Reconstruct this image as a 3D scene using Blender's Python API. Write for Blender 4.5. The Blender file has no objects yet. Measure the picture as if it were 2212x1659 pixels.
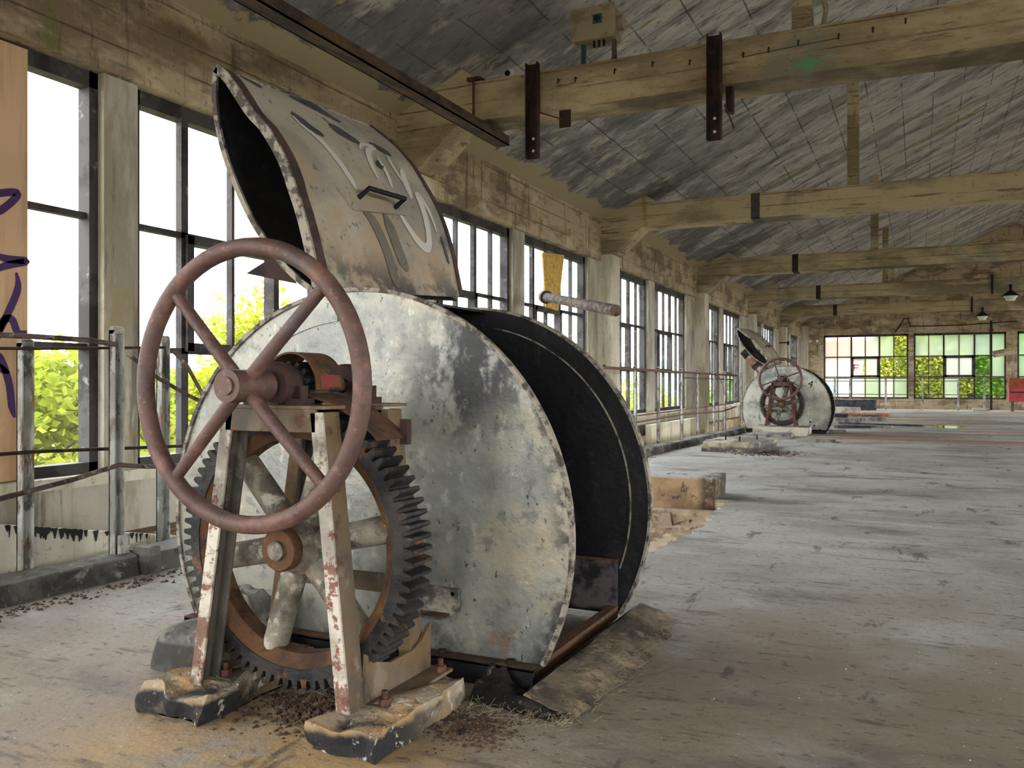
import bpy, bmesh, math, random
from mathutils import Vector, Matrix, noise
R = random.Random(7)
SC = bpy.context.scene
COL = SC.collection
PI = math.pi

# ---------------------------------------------------------------- camera, sky, exposure
cd = bpy.data.cameras.new('camera'); cam = bpy.data.objects.new('camera', cd); COL.objects.link(cam)
cam.location = (0, 0, 1.2)
cam.rotation_euler = (PI/2, 0, math.radians(25.176))
cd.sensor_width = 36.0; cd.lens = 36.0*1870/2212; cd.shift_y = -0.0011
cd.clip_start = 0.05; cd.clip_end = 2000
SC.camera = cam
wd = bpy.data.worlds.new('world'); SC.world = wd; wd.use_nodes = True
nt = wd.node_tree; bg = nt.nodes['Background']
bg.inputs[1].default_value = 1.0
_tc = nt.nodes.new('ShaderNodeTexCoord'); _sp = nt.nodes.new('ShaderNodeSeparateXYZ'); _cr = nt.nodes.new('ShaderNodeValToRGB')
nt.links.new(_tc.outputs['Generated'], _sp.inputs[0]); nt.links.new(_sp.outputs[2], _cr.inputs[0]); nt.links.new(_cr.outputs[0], bg.inputs[0])
_cr.color_ramp.elements[0].position = 0.0; _cr.color_ramp.elements[0].color = (0.97, 0.96, 0.95, 1)
_cr.color_ramp.elements[1].position = 0.6; _cr.color_ramp.elements[1].color = (1.06, 1.06, 1.06, 1)
SC.view_settings.view_transform = 'Standard'; SC.view_settings.look = 'None'; SC.view_settings.gamma = 1
SC.view_settings.use_curve_mapping = False
SC.view_settings.exposure = 3.5
try:
    SC.cycles.max_bounces = 10; SC.cycles.diffuse_bounces = 6; SC.cycles.transparent_max_bounces = 12
    SC.cycles.use_denoising = True
except Exception:
    pass

# ---------------------------------------------------------------- materials
def s(r, g, b):
    f = lambda v: (v/255/12.92) if v <= 10 else ((v/255+0.055)/1.055)**2.4
    return (f(r), f(g), f(b), 1)
MATS = {}
def mat(name, base, layers=(), rough=0.8, metal=0.0, bump=0.0, bscale=30, spec=0.3):
    """base colour + layers; each layer: c colour, s scale, st stretch, lo/hi noise thresholds, d detail, a amount, m mask, line=(axis,period,width)"""
    m = bpy.data.materials.new(name); m.use_nodes = True; t = m.node_tree; n = t.nodes
    b = n['Principled BSDF']; b.inputs['Roughness'].default_value = rough; b.inputs['Metallic'].default_value = metal
    b.inputs['Specular IOR Level'].default_value = spec
    tc = n.new('ShaderNodeTexCoord'); P = tc.outputs['Object']
    L = t.links.new
    sep = n.new('ShaderNodeSeparateXYZ'); L(P, sep.inputs[0])
    def M(op, a, b_=None, c=None, clamp=False):
        q = n.new('ShaderNodeMath'); q.operation = op; q.use_clamp = clamp
        for i, v in enumerate((a, b_, c)):
            if v is None: continue
            if isinstance(v, (int, float)): q.inputs[i].default_value = v
            else: L(v, q.inputs[i])
        return q.outputs[0]
    def sm(v, lo, hi):
        q = n.new('ShaderNodeMapRange'); q.interpolation_type = 'SMOOTHSTEP'
        L(v, q.inputs[0]); q.inputs[1].default_value = lo; q.inputs[2].default_value = hi
        return q.outputs[0]
    def nz(sc, st=(1, 1, 1), d=5, seed=0, rg=0.6):
        mp = n.new('ShaderNodeMapping'); L(P, mp.inputs[0]); mp.inputs['Scale'].default_value = st
        mp.inputs['Location'].default_value = (seed*3.7, seed*1.3, seed*2.1)
        q = n.new('ShaderNodeTexNoise'); L(mp.outputs[0], q.inputs['Vector'])
        q.inputs['Scale'].default_value = sc; q.inputs['Detail'].default_value = d; q.inputs['Roughness'].default_value = rg
        return q.outputs['Fac']
    col = None
    for i, l in enumerate(layers):
        if 'line' in l:
            ax, per, wdt = l['line']
            v = M('ADD', M('DIVIDE', sep.outputs[ax], per), 100.0)
            v = M('ADD', v, M('MULTIPLY', nz(3, d=3, seed=i), l.get('wob', 0.06)))
            f = M('FRACT', v); f = M('SUBTRACT', 1.0, sm(M('ABSOLUTE', M('SUBTRACT', f, 0.5)), 0.0, wdt/per))
            if 'lo' in l: f = M('MULTIPLY', f, sm(nz(l.get('s', 1.0), seed=i+20), l['lo'], l['hi']))
        else:
            f = sm(nz(l.get('s', 2), l.get('st', (1, 1, 1)), l.get('d', 8), i+l.get('seed', 0), l.get('rg', 0.66)), l['lo'], l['hi'])
        for mk in l.get('m', ()):
            if mk[0] == 'axn':
                w_ = M('ADD', sep.outputs[mk[1]], M('MULTIPLY', M('SUBTRACT', nz(mk[5], d=6, seed=31), .5), mk[4]))
                g = sm(w_, mk[2], mk[3]) if mk[2] < mk[3] else M('SUBTRACT', 1.0, sm(w_, mk[3], mk[2]))
            elif mk[0] == 'ax': g = sm(sep.outputs[mk[1]], mk[2], mk[3]) if mk[2] < mk[3] else M('SUBTRACT', 1.0, sm(sep.outputs[mk[1]], mk[3], mk[2]))
            else:
                _, i0, c0, i1, c1, a, b_ = mk
                dx = M('SUBTRACT', sep.outputs[i0], c0); dz = M('SUBTRACT', sep.outputs[i1], c1)
                rr = M('SQRT', M('ADD', M('MULTIPLY', dx, dx), M('MULTIPLY', dz, dz)))
                g = sm(rr, a, b_) if a < b_ else M('SUBTRACT', 1.0, sm(rr, b_, a))
            f = M('MULTIPLY', f, g)
        if l.get('a', 1) != 1: f = M('MULTIPLY', f, l['a'])
        x = n.new('ShaderNodeMix'); x.data_type = 'RGBA'; L(f, x.inputs[0])
        if col is None: x.inputs[6].default_value = base
        else: L(col, x.inputs[6])
        x.inputs[7].default_value = l['c']; col = x.outputs[2]
    if col is None: b.inputs['Base Color'].default_value = base
    else: L(col, b.inputs['Base Color'])
    if bump:
        bp = n.new('ShaderNodeBump'); bp.inputs['Strength'].default_value = bump; bp.inputs['Distance'].default_value = 0.02
        L(nz(bscale, d=6, seed=9), bp.inputs['Height']); L(bp.outputs[0], b.inputs['Normal'])
    MATS[name] = m
    return m

mat('floor_concrete', s(172, 172, 167), [
    dict(c=s(138, 134, 126), s=0.45, lo=.42, hi=.6, a=.8),
    dict(c=s(128, 116, 100), s=1.1, lo=.28, hi=.56, a=.9, m=[('rad', 0, -.5, 1, 1.2, 5.4, 2.4)]),
    dict(c=s(168, 140, 96), s=1.6, lo=.36, hi=.56, a=.9, m=[('rad', 0, -1.85, 1, 2.1, 1.0, .3)]),
    dict(c=s(92, 88, 84), s=1.3, st=(.6, 1, 1), lo=.53, hi=.68, a=.75),
    dict(c=s(70, 66, 62), s=3, st=(.6, 2.6, 1), lo=.58, hi=.66, a=.65),
    dict(c=s(194, 193, 186), s=2.2, st=(.3, 1.6, 1), lo=.54, hi=.68, a=.6, m=[('ax', 1, 4, 8)]),
    dict(c=s(190, 128, 88), s=.5, st=(.5, 1.2, 1), lo=.5, hi=.62, a=.8, m=[('ax', 1, 14, 20), ('ax', 0, -2.8, -1.4)]),
    dict(c=s(112, 98, 92), s=.6, st=(.35, 1.6, 1), lo=.5, hi=.58, a=.8, m=[('ax', 1, 14, 22)]),
    dict(c=s(66, 60, 56), s=16, st=(1, 1.6, 1), lo=.58, hi=.64, a=.6),
    dict(c=s(58, 54, 52), s=2.6, st=(1.6, .5, 1), lo=.60, hi=.66, a=.7, seed=6),
    dict(c=s(120, 112, 102), s=60, lo=.50, hi=.62, a=.4),
    dict(c=s(196, 190, 178), s=40, lo=.62, hi=.68, a=.5)], rough=.75, bump=.5, bscale=14)
mat('board_concrete', s(178, 162, 134), [
    dict(c=s(112, 96, 76), s=1.2, st=(.7, .7, 1.6), lo=.44, hi=.6, a=.85),
    dict(c=s(202, 187, 156), s=1.7, st=(.5, .5, 1.2), lo=.54, hi=.64, a=.75),
    dict(c=s(86, 76, 60), s=3, st=(3, 3, .35), lo=.54, hi=.66, a=.7),
    dict(c=s(106, 104, 96), s=4, st=(.5, .5, 2.0), lo=.55, hi=.63, a=.6),
    dict(c=s(70, 60, 44), line=(2, .23, .014), lo=.40, hi=.56, s=.9, a=.8),
    dict(c=s(98, 108, 44), s=.9, st=(1.4, 1.4, .25), lo=.62, hi=.70, a=.65),
    dict(c=s(228, 222, 204), s=1.6, st=(3, 3, .5), lo=.66, hi=.71, a=.75),
    dict(c=s(80, 72, 58), s=18, lo=.58, hi=.66, a=.5)], rough=.9, bump=.7, bscale=20)
mat('beam_concrete', s(180, 166, 132), [
    dict(c=s(122, 107, 84), s=.8, st=(.5, 1, 1.5), lo=.44, hi=.6, a=.85),
    dict(c=s(184, 169, 138), s=1.4, st=(.4, 1, 2.5), lo=.54, hi=.66, a=.75),
    dict(c=s(84, 72, 54), s=4, st=(.25, 1, 3), lo=.57, hi=.66, a=.75),
    dict(c=s(116, 120, 108), s=.7, lo=.54, hi=.62, a=.6, seed=4),
    dict(c=s(136, 108, 62), s=.9, st=(2, 2, .4), lo=.6, hi=.68, a=.6),
    dict(c=s(66, 56, 42), line=(2, .19, .014), lo=.43, hi=.56, s=.7, a=.75),
    dict(c=s(76, 66, 52), s=20, st=(.6, 1, 1), lo=.58, hi=.66, a=.5)], rough=.9, bump=.7, bscale=18)
mat('pillar_concrete', s(206, 202, 184), [
    dict(c=s(164, 154, 124), s=1.1, st=(2, 2, .5), lo=.44, hi=.62, a=.8),
    dict(c=s(112, 110, 98), s=3, st=(3, 3, .3), lo=.56, hi=.68, a=.6),
    dict(c=s(150, 152, 104), s=1, st=(2, 2, .5), lo=.58, hi=.7, a=.5, seed=3),
    dict(c=s(110, 102, 84), s=20, lo=.58, hi=.66, a=.5)], rough=.9, bump=.5, bscale=25)
mat('mullion_concrete', s(184, 180, 166), [
    dict(c=s(138, 130, 108), s=1.4, st=(2, 2, .5), lo=.44, hi=.62, a=.8),
    dict(c=s(86, 82, 74), s=3, st=(3, 3, .35), lo=.55, hi=.66, a=.65),
    dict(c=s(146, 130, 88), s=1, lo=.56, hi=.66, a=.6, seed=3)], rough=.9, bump=.5, bscale=25)
mat('ceiling_slab', s(170, 167, 162), [
    dict(c=s(108, 107, 106), s=.9, st=(.6, 1.6, 1), lo=.42, hi=.62, a=.85),
    dict(c=s(196, 186, 172), s=2.0, st=(.45, 1.8, 1), lo=.53, hi=.64, a=.7),
    dict(c=s(70, 68, 66), s=3.4, st=(.4, 1.8, 1), lo=.55, hi=.64, a=.75),
    dict(c=s(78, 76, 74), s=12, st=(.5, 1.6, 1), lo=.55, hi=.64, a=.6),
    dict(c=s(46, 48, 50), line=(0, .52, .016), lo=.42, hi=.50, s=1.1, a=.85),
    dict(c=s(60, 62, 62), line=(1, .52, .014), lo=.42, hi=.52, s=.7, a=.75),
    dict(c=s(108, 116, 52), s=.8, st=(.10, 2.6, 1), lo=.60, hi=.65, a=.75, m=[('ax', 0, -4.2, -2.5)]),
    dict(c=s(190, 168, 126), s=6, st=(.7, 1.5, 1), lo=.60, hi=.65, a=.9, m=[('ax', 0, -3.2, -4.4)]),
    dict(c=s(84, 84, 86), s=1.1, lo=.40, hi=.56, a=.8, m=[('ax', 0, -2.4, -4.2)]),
    dict(c=s(160, 148, 118), s=2, lo=0, hi=.1, a=1, m=[('axn', 0, -4.82, -4.87, .8, 1.7)])], rough=.95, bump=.7, bscale=10)
mat('kerb_concrete', s(96, 92, 87), [
    dict(c=s(56, 54, 52), s=3, lo=.42, hi=.56, a=.9), dict(c=s(170, 166, 156), s=7, lo=.56, hi=.66, a=.6),
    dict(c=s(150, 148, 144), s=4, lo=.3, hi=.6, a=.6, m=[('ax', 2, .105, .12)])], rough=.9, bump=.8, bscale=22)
mat('plinth_concrete', s(150, 140, 122), [
    dict(c=s(168, 136, 92), s=4, lo=.42, hi=.58, a=.85), dict(c=s(186, 178, 164), s=9, lo=.56, hi=.64, a=.8),
    dict(c=s(96, 86, 74), s=14, lo=.55, hi=.62, a=.8),
    dict(c=s(46, 46, 47), s=7, lo=.22, hi=.46, a=1, m=[('axn', 2, .092, .066, .07, 7), ('ax', 1, 2.85, 2.40)]),
    dict(c=s(206, 200, 188), s=22, lo=.60, hi=.66, a=.8)], rough=.95, bump=1.0, bscale=30)
mat('pale_plinth', s(184, 178, 164), [
    dict(c=s(120, 114, 106), s=2.5, lo=.46, hi=.6, a=.8), dict(c=s(196, 180, 146), s=2, lo=.56, hi=.66, a=.5)], rough=.95, bump=.8, bscale=12)
mat('slab_concrete', s(176, 168, 152), [
    dict(c=s(96, 92, 88), s=2.4, lo=.42, hi=.56, a=.9), dict(c=s(204, 188, 150), s=1.2, lo=.52, hi=.62, a=.5),
    dict(c=s(66, 66, 68), s=5, lo=.3, hi=.5, a=.9, m=[('ax', 2, .12, .06)])], rough=.95, bump=.8, bscale=14)
mat('upstand_concrete', s(166, 142, 110), [
    dict(c=s(112, 92, 72), s=2, lo=.46, hi=.6, a=.7), dict(c=s(170, 168, 162), s=3, lo=0, hi=.1, m=[('ax', 2, .195, .21)]),
    dict(c=s(60, 54, 50), s=6, lo=.34, hi=.52, a=.9, m=[('ax', 0, -2.12, -1.98)]), dict(c=s(66, 60, 54), s=9, lo=.58, hi=.64, a=.8)], rough=.95, bump=.8, bscale=14)
mat('pit_sand', s(198, 182, 160), [dict(c=s(126, 102, 80), s=5, lo=.52, hi=.62, a=.8), dict(c=s(226, 208, 182), s=9, lo=.52, hi=.64, a=.6)], rough=.95, bump=1.0, bscale=16)  # pale tans of sand and plaster include the pit's warm light from below
mat('pit_plaster', s(200, 184, 160), [
    dict(c=s(140, 118, 92), s=1.6, lo=.48, hi=.6, a=.7), dict(c=s(226, 210, 186), s=5, lo=.52, hi=.64, a=.7),
    dict(c=s(104, 88, 72), s=9, lo=.58, hi=.66, a=.8)], rough=.95, bump=.9, bscale=12)
GALV = [dict(c=s(110, 114, 112), s=1.6, lo=.42, hi=.6, a=.85),
    dict(c=s(164, 154, 128), s=2.6, lo=.52, hi=.66, a=.6),
    dict(c=s(172, 176, 170), s=2.2, st=(2.2, 1, .4), lo=.54, hi=.66, a=.7, m=[('ax', 2, .8, 1.2)]),
    dict(c=s(92, 96, 96), s=11, lo=.54, hi=.64, a=.6),
    dict(c=s(178, 178, 168), s=16, st=(1, 1, .6), lo=.58, hi=.66, a=.5)]
mat('galvanised_steel', s(148, 147, 136), GALV + [
    dict(c=s(30, 30, 32), s=4.5, st=(1.4, 1, .9), lo=.43, hi=.54, a=.92, m=[('rad', 0, .40, 2, 1.25, .42, .10)]),
    dict(c=s(40, 40, 42), s=6, lo=.44, hi=.56, a=.85, m=[('rad', 0, -.19, 2, .58, .90, 1.02), ('ax', 0, .1, .45)]),
    dict(c=s(50, 52, 53), s=4, lo=.46, hi=.58, a=.85, m=[('ax', 2, .34, .05), ('ax', 0, .62, .2)]),
    dict(c=s(40, 38, 36), s=24, st=(1.6, 1, 1), lo=.63, hi=.67, a=.85), dict(c=s(120, 84, 54), s=3, lo=.62, hi=.7, a=.5)], rough=.42, metal=.45, bump=.15, bscale=26, spec=.5)
mat('pale_steel', s(178, 178, 168), GALV[:2] + [dict(c=s(206, 204, 192), s=2.2, lo=.46, hi=.6, a=.8), dict(c=s(70, 68, 64), s=7, st=(1.5, 1, .5), lo=.60, hi=.68, a=.7)], rough=.55, metal=.2, bump=.15)
mat('lid_steel', s(166, 160, 144), [
    dict(c=s(130, 128, 121), s=2.0, lo=.44, hi=.6, a=.8),
    dict(c=s(160, 140, 114), s=1.4, lo=.48, hi=.62, a=.8, seed=2),
    dict(c=s(48, 48, 50), s=6, lo=.42, hi=.56, a=.9, m=[('ax', 2, 1.90, 1.64)]),
    dict(c=s(72, 72, 72), s=3, lo=.58, hi=.66, a=.7, seed=5),
    dict(c=s(74, 72, 68), s=13, lo=.59, hi=.66, a=.7)], rough=.5, metal=.25, bump=.15, bscale=20, spec=.5)
mat('bright_edge', s(150, 143, 130), [dict(c=s(58, 52, 48), s=14, lo=.46, hi=.58, a=.9)], rough=.6, metal=.3, bump=.6, bscale=40)
mat('black_tar', s(20, 20, 24), [
    dict(c=s(9, 9, 11), s=2, lo=.42, hi=.6), dict(c=s(54, 54, 58), s=11, lo=.58, hi=.68, a=.6),
    dict(c=s(40, 40, 44), s=3, st=(1, 1, .4), lo=.54, hi=.66, a=.6),
    dict(c=s(78, 72, 72), s=3, lo=.48, hi=.66, a=.5, m=[('ax', 2, .45, .2)])], rough=.55, bump=.4, bscale=18, spec=.3)
mat('black_felt', s(48, 45, 42), [
    dict(c=s(20, 20, 21), s=3, lo=.42, hi=.54, a=.9), dict(c=s(128, 112, 84), s=3.2, lo=.48, hi=.6, a=.85, m=[('ax', 2, .015, .04)]),
    dict(c=s(120, 110, 92), s=22, lo=.58, hi=.66, a=.6)], rough=.95, bump=1.0, bscale=45)
mat('floor_felt', s(110, 100, 84), [
    dict(c=s(66, 60, 54), s=4, lo=.44, hi=.58, a=.85), dict(c=s(150, 134, 108), s=8, lo=.54, hi=.64, a=.7), dict(c=s(44, 41, 38), s=20, lo=.57, hi=.64, a=.7)], rough=.95, bump=1.0, bscale=30)
mat('fibre', s(140, 126, 100), rough=.9)
mat('dull_plate', s(92, 86, 88), [dict(c=s(28, 27, 30), s=6, lo=.46, hi=.58, a=.9)], rough=.6, metal=.3, bump=.2)
mat('rust_paint', s(86, 64, 57), [
    dict(c=s(70, 52, 48), s=7, lo=.46, hi=.6, a=.8), dict(c=s(122, 88, 76), s=4, lo=.52, hi=.64, a=.7),
    dict(c=s(80, 74, 71), s=3, lo=.54, hi=.66, a=.7), dict(c=s(132, 104, 92), s=40, lo=.58, hi=.66, a=.5)], rough=.55, metal=.1, bump=.2, bscale=90, spec=.35)
mat('red_rust', s(92, 54, 44), [dict(c=s(62, 40, 34), s=5, lo=.44, hi=.6), dict(c=s(118, 82, 68), s=8, lo=.56, hi=.66, a=.6)], rough=.75, bump=.2, bscale=60)
mat('peeling_paint', s(184, 178, 164), [
    dict(c=s(128, 124, 114), s=4, lo=.44, hi=.6, a=.85), dict(c=s(104, 56, 38), s=18, lo=.56, hi=.61, a=.9),
    dict(c=s(98, 62, 46), s=7, lo=.55, hi=.61, a=.85), dict(c=s(96, 72, 60), s=5, lo=.40, hi=.54, a=.9, m=[('ax', 2, .36, .14)]),
    dict(c=s(96, 88, 78), s=6, lo=.42, hi=.56, a=.8, m=[('ax', 2, .75, 1.0)])], rough=.65, bump=.3, bscale=50)
mat('dusty_steel', s(106, 94, 78), [
    dict(c=s(72, 66, 58), s=4, st=(1, 1, .5), lo=.42, hi=.58, a=.85), dict(c=s(112, 90, 60), s=2, lo=.46, hi=.6, a=.75),
    dict(c=s(80, 56, 44), s=9, lo=.56, hi=.63, a=.8), dict(c=s(128, 120, 106), s=6, lo=.57, hi=.66, a=.6)], rough=.75, bump=.3, bscale=40)
mat('strap_brown', s(70, 52, 45), [dict(c=s(46, 38, 35), s=7, lo=.44, hi=.6)], rough=.8, bump=.2)
mat('grimy_shaded_steel', s(92, 87, 80), [  # grime plus the shade inside the left legs, put into the colour
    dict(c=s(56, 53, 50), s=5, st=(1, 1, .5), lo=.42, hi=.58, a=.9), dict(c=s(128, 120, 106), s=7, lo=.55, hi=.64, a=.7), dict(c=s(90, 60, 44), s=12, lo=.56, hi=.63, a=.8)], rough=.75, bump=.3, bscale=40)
mat('gear_iron', s(50, 48, 47), [dict(c=s(24, 24, 25), s=6, lo=.42, hi=.6), dict(c=s(104, 74, 48), s=9, lo=.58, hi=.66, a=.7)], rough=.6, metal=.3, bump=.45, bscale=50)
mat('rusty_iron', s(88, 63, 42), [dict(c=s(56, 42, 33), s=4, lo=.42, hi=.58), dict(c=s(118, 88, 56), s=9, lo=.55, hi=.66, a=.6), dict(c=s(38, 32, 28), s=14, lo=.58, hi=.66, a=.6)], rough=.9, bump=.5, bscale=60)
mat('channel_rust', s(86, 70, 56), [dict(c=s(54, 47, 44), s=4, st=(2, .5, 1), lo=.42, hi=.58), dict(c=s(110, 82, 56), s=9, st=(1, .5, 1), lo=.55, hi=.66, a=.6)], rough=.85, bump=.4, bscale=60)
mat('spoke_iron', s(128, 123, 108), [
    dict(c=s(70, 65, 57), s=5, lo=.42, hi=.56, a=.9), dict(c=s(104, 78, 48), s=7, lo=.54, hi=.64, a=.7),
    dict(c=s(172, 168, 154), s=14, lo=.55, hi=.64, a=.75)], rough=.7, bump=.35, bscale=60)
mat('dark_rust', s(58, 40, 36), [dict(c=s(32, 25, 24), s=5, lo=.44, hi=.6), dict(c=s(90, 68, 52), s=8, lo=.58, hi=.68, a=.6)], rough=.8, bump=.3, bscale=50)
mat('rail_rust', s(96, 82, 72), [dict(c=s(60, 47, 41), s=9, lo=.44, hi=.58), dict(c=s(166, 160, 148), s=16, lo=.57, hi=.64, a=.7)], rough=.8)
mat('red_rail', s(112, 80, 72), [dict(c=s(80, 60, 55), s=6, lo=.5, hi=.64)], rough=.8)
mat('post_paint', s(182, 184, 178), [
    dict(c=s(86, 90, 90), s=7, st=(1, 1, .5), lo=.53, hi=.58, a=.9), dict(c=s(110, 76, 52), s=9, st=(1.5, 1.5, .4), lo=.53, hi=.60, a=.9), dict(c=s(140, 138, 128), s=4, lo=.46, hi=.6, a=.7)], rough=.7, bump=.25, bscale=50)
mat('window_steel', s(66, 63, 63), [dict(c=s(40, 35, 34), s=3, lo=.46, hi=.6), dict(c=s(140, 140, 138), s=8, lo=.6, hi=.7, a=.6)], rough=.7, metal=.1)
mat('plywood', s(198, 166, 130), [
    dict(c=s(168, 134, 102), s=1.2, st=(1, 6, .5), lo=.44, hi=.62, a=.7), dict(c=s(156, 112, 74), s=1, lo=.45, hi=.65, a=.8, m=[('ax', 2, 1.6, .6)])], rough=.8)
mat('chipboard', s(206, 168, 84), [dict(c=s(160, 124, 62), s=16, lo=.48, hi=.6, a=.8), dict(c=s(226, 200, 134), s=26, lo=.56, hi=.64, a=.7)], rough=.8)
mat('purple_paint', s(60, 32, 84), rough=.6)
mat('white_spray', s(176, 173, 164), rough=.6)
mat('grey_spray', s(102, 95, 84), [dict(c=s(84, 79, 72), s=12, lo=.5, hi=.66)], rough=.6)
mat('tar_smear', s(66, 66, 66), [dict(c=s(44, 44, 46), s=12, lo=.5, hi=.66)], rough=.6)
mat('black_mark', s(24, 24, 26), rough=.6)
mat('box_enamel', s(150, 138, 114), [dict(c=s(112, 100, 78), s=4, lo=.46, hi=.6, a=.8)], rough=.6)
mat('green_paint', s(92, 140, 104), rough=.8)
mat('teal_paint', s(40, 84, 92), rough=.6)
mat('black_rubber', s(30, 30, 30), rough=.7)
mat('white_enamel', s(226, 224, 216), rough=.5)
mat('lamp_glass', s(214, 226, 210), rough=.1, spec=.8)
mat('crate_red', s(160, 58, 62), [dict(c=s(124, 44, 48), s=3, lo=.5, hi=.66)], rough=.6)
mat('old_red', s(118, 52, 44), [dict(c=s(88, 62, 46), s=14, lo=.48, hi=.6)], rough=.8)
mat('crate_orange', s(136, 66, 34), [dict(c=s(100, 48, 26), s=5, lo=.5, hi=.66)], rough=.7)
mat('debris_brick', s(160, 108, 86), [dict(c=s(112, 78, 64), s=6, lo=.48, hi=.62)], rough=.9)
mat('debris_grey', s(140, 134, 126), [dict(c=s(80, 78, 78), s=4, lo=.46, hi=.62)], rough=.9)
mat('debris_dark', s(62, 64, 70), [dict(c=s(38, 38, 42), s=4, lo=.46, hi=.62)], rough=.8)
mat('grit', s(84, 66, 52), [dict(c=s(50, 41, 35), s=20, lo=.46, hi=.6), dict(c=s(170, 156, 130), s=40, lo=.62, hi=.68)], rough=.95)
mat('chip_white', s(186, 178, 162), rough=.9)
mat('bark', s(110, 102, 90), rough=.9)
mat('outdoor_ground', s(104, 98, 86), [dict(c=s(110, 112, 92), s=.05, lo=.5, hi=.6)], rough=1)
mat('hill_forest', s(104, 132, 116), [dict(c=s(84, 112, 84), s=.05, lo=.45, hi=.6)], rough=1)
mat('facade_white', s(150, 144, 140), rough=.8)
mat('sign_red', s(150, 50, 42), rough=.7)
mat('roof_red', s(150, 84, 72), rough=.8)
mat('glass_dark', s(60, 78, 96), rough=.2, spec=.6)

def leaf_mat(name, c1, c2):
    m = bpy.data.materials.new(name); m.use_nodes = True; t = m.node_tree; n = t.nodes
    out = n['Material Output']; n.remove(n['Principled BSDF'])
    d = n.new('ShaderNodeBsdfDiffuse'); tr = n.new('ShaderNodeBsdfTranslucent'); mx = n.new('ShaderNodeMixShader')
    tc = n.new('ShaderNodeTexCoord'); nz = n.new('ShaderNodeTexNoise'); nz.inputs['Scale'].default_value = 1.3
    cr = n.new('ShaderNodeMix'); cr.data_type = 'RGBA'; cr.inputs[6].default_value = c1; cr.inputs[7].default_value = c2
    mr = n.new('ShaderNodeMapRange'); mr.inputs[1].default_value = .35; mr.inputs[2].default_value = .65
    L = t.links.new
    L(tc.outputs['Object'], nz.inputs['Vector']); L(nz.outputs['Fac'], mr.inputs[0]); L(mr.outputs[0], cr.inputs[0])
    L(cr.outputs[2], d.inputs[0]); L(cr.outputs[2], tr.inputs[0]); mx.inputs[0].default_value = .45
    L(d.outputs[0], mx.inputs[1]); L(tr.outputs[0], mx.inputs[2]); L(mx.outputs[0], out.inputs[0])
    MATS[name] = m
leaf_mat('leaf_lime', s(114, 128, 32), s(150, 152, 62))
leaf_mat('leaf_green', s(78, 122, 26), s(116, 148, 40))
leaf_mat('leaf_far', s(92, 118, 92), s(110, 134, 104))
def glass_mat(name, tint, kind):
    m = bpy.data.materials.new(name); m.use_nodes = True; t = m.node_tree; n = t.nodes
    out = n['Material Output']; n.remove(n['Principled BSDF']); mx = n.new('ShaderNodeMixShader')
    if kind == 'clear':
        a = n.new('ShaderNodeBsdfTransparent'); a.inputs[0].default_value = tint
        b = n.new('ShaderNodeBsdfGlossy'); b.inputs['Roughness'].default_value = .3; mx.inputs[0].default_value = .012
    else:
        a = n.new('ShaderNodeBsdfRefraction'); a.inputs[0].default_value = tint; a.inputs['Roughness'].default_value = .3; a.inputs['IOR'].default_value = 1.06
        b = n.new('ShaderNodeBsdfTranslucent'); b.inputs[0].default_value = tint; mx.inputs[0].default_value = .12 if kind == 'frost' else .45; b.inputs[0].default_value = tuple(v*.62 for v in tint[:3])+(1,)
    t.links.new(a.outputs[0], mx.inputs[1]); t.links.new(b.outputs[0], mx.inputs[2]); t.links.new(mx.outputs[0], out.inputs[0])
    MATS[name] = m
glass_mat('clear_glass', (.93, .96, .98, 1), 'clear')
glass_mat('frosted_green', (.88, .96, .90, 1), 'frost')
glass_mat('frosted_white', (.70, .72, .68, 1), 'milky')
glass_mat('frosted_pink', (.98, .70, .64, 1), 'milky')

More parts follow.
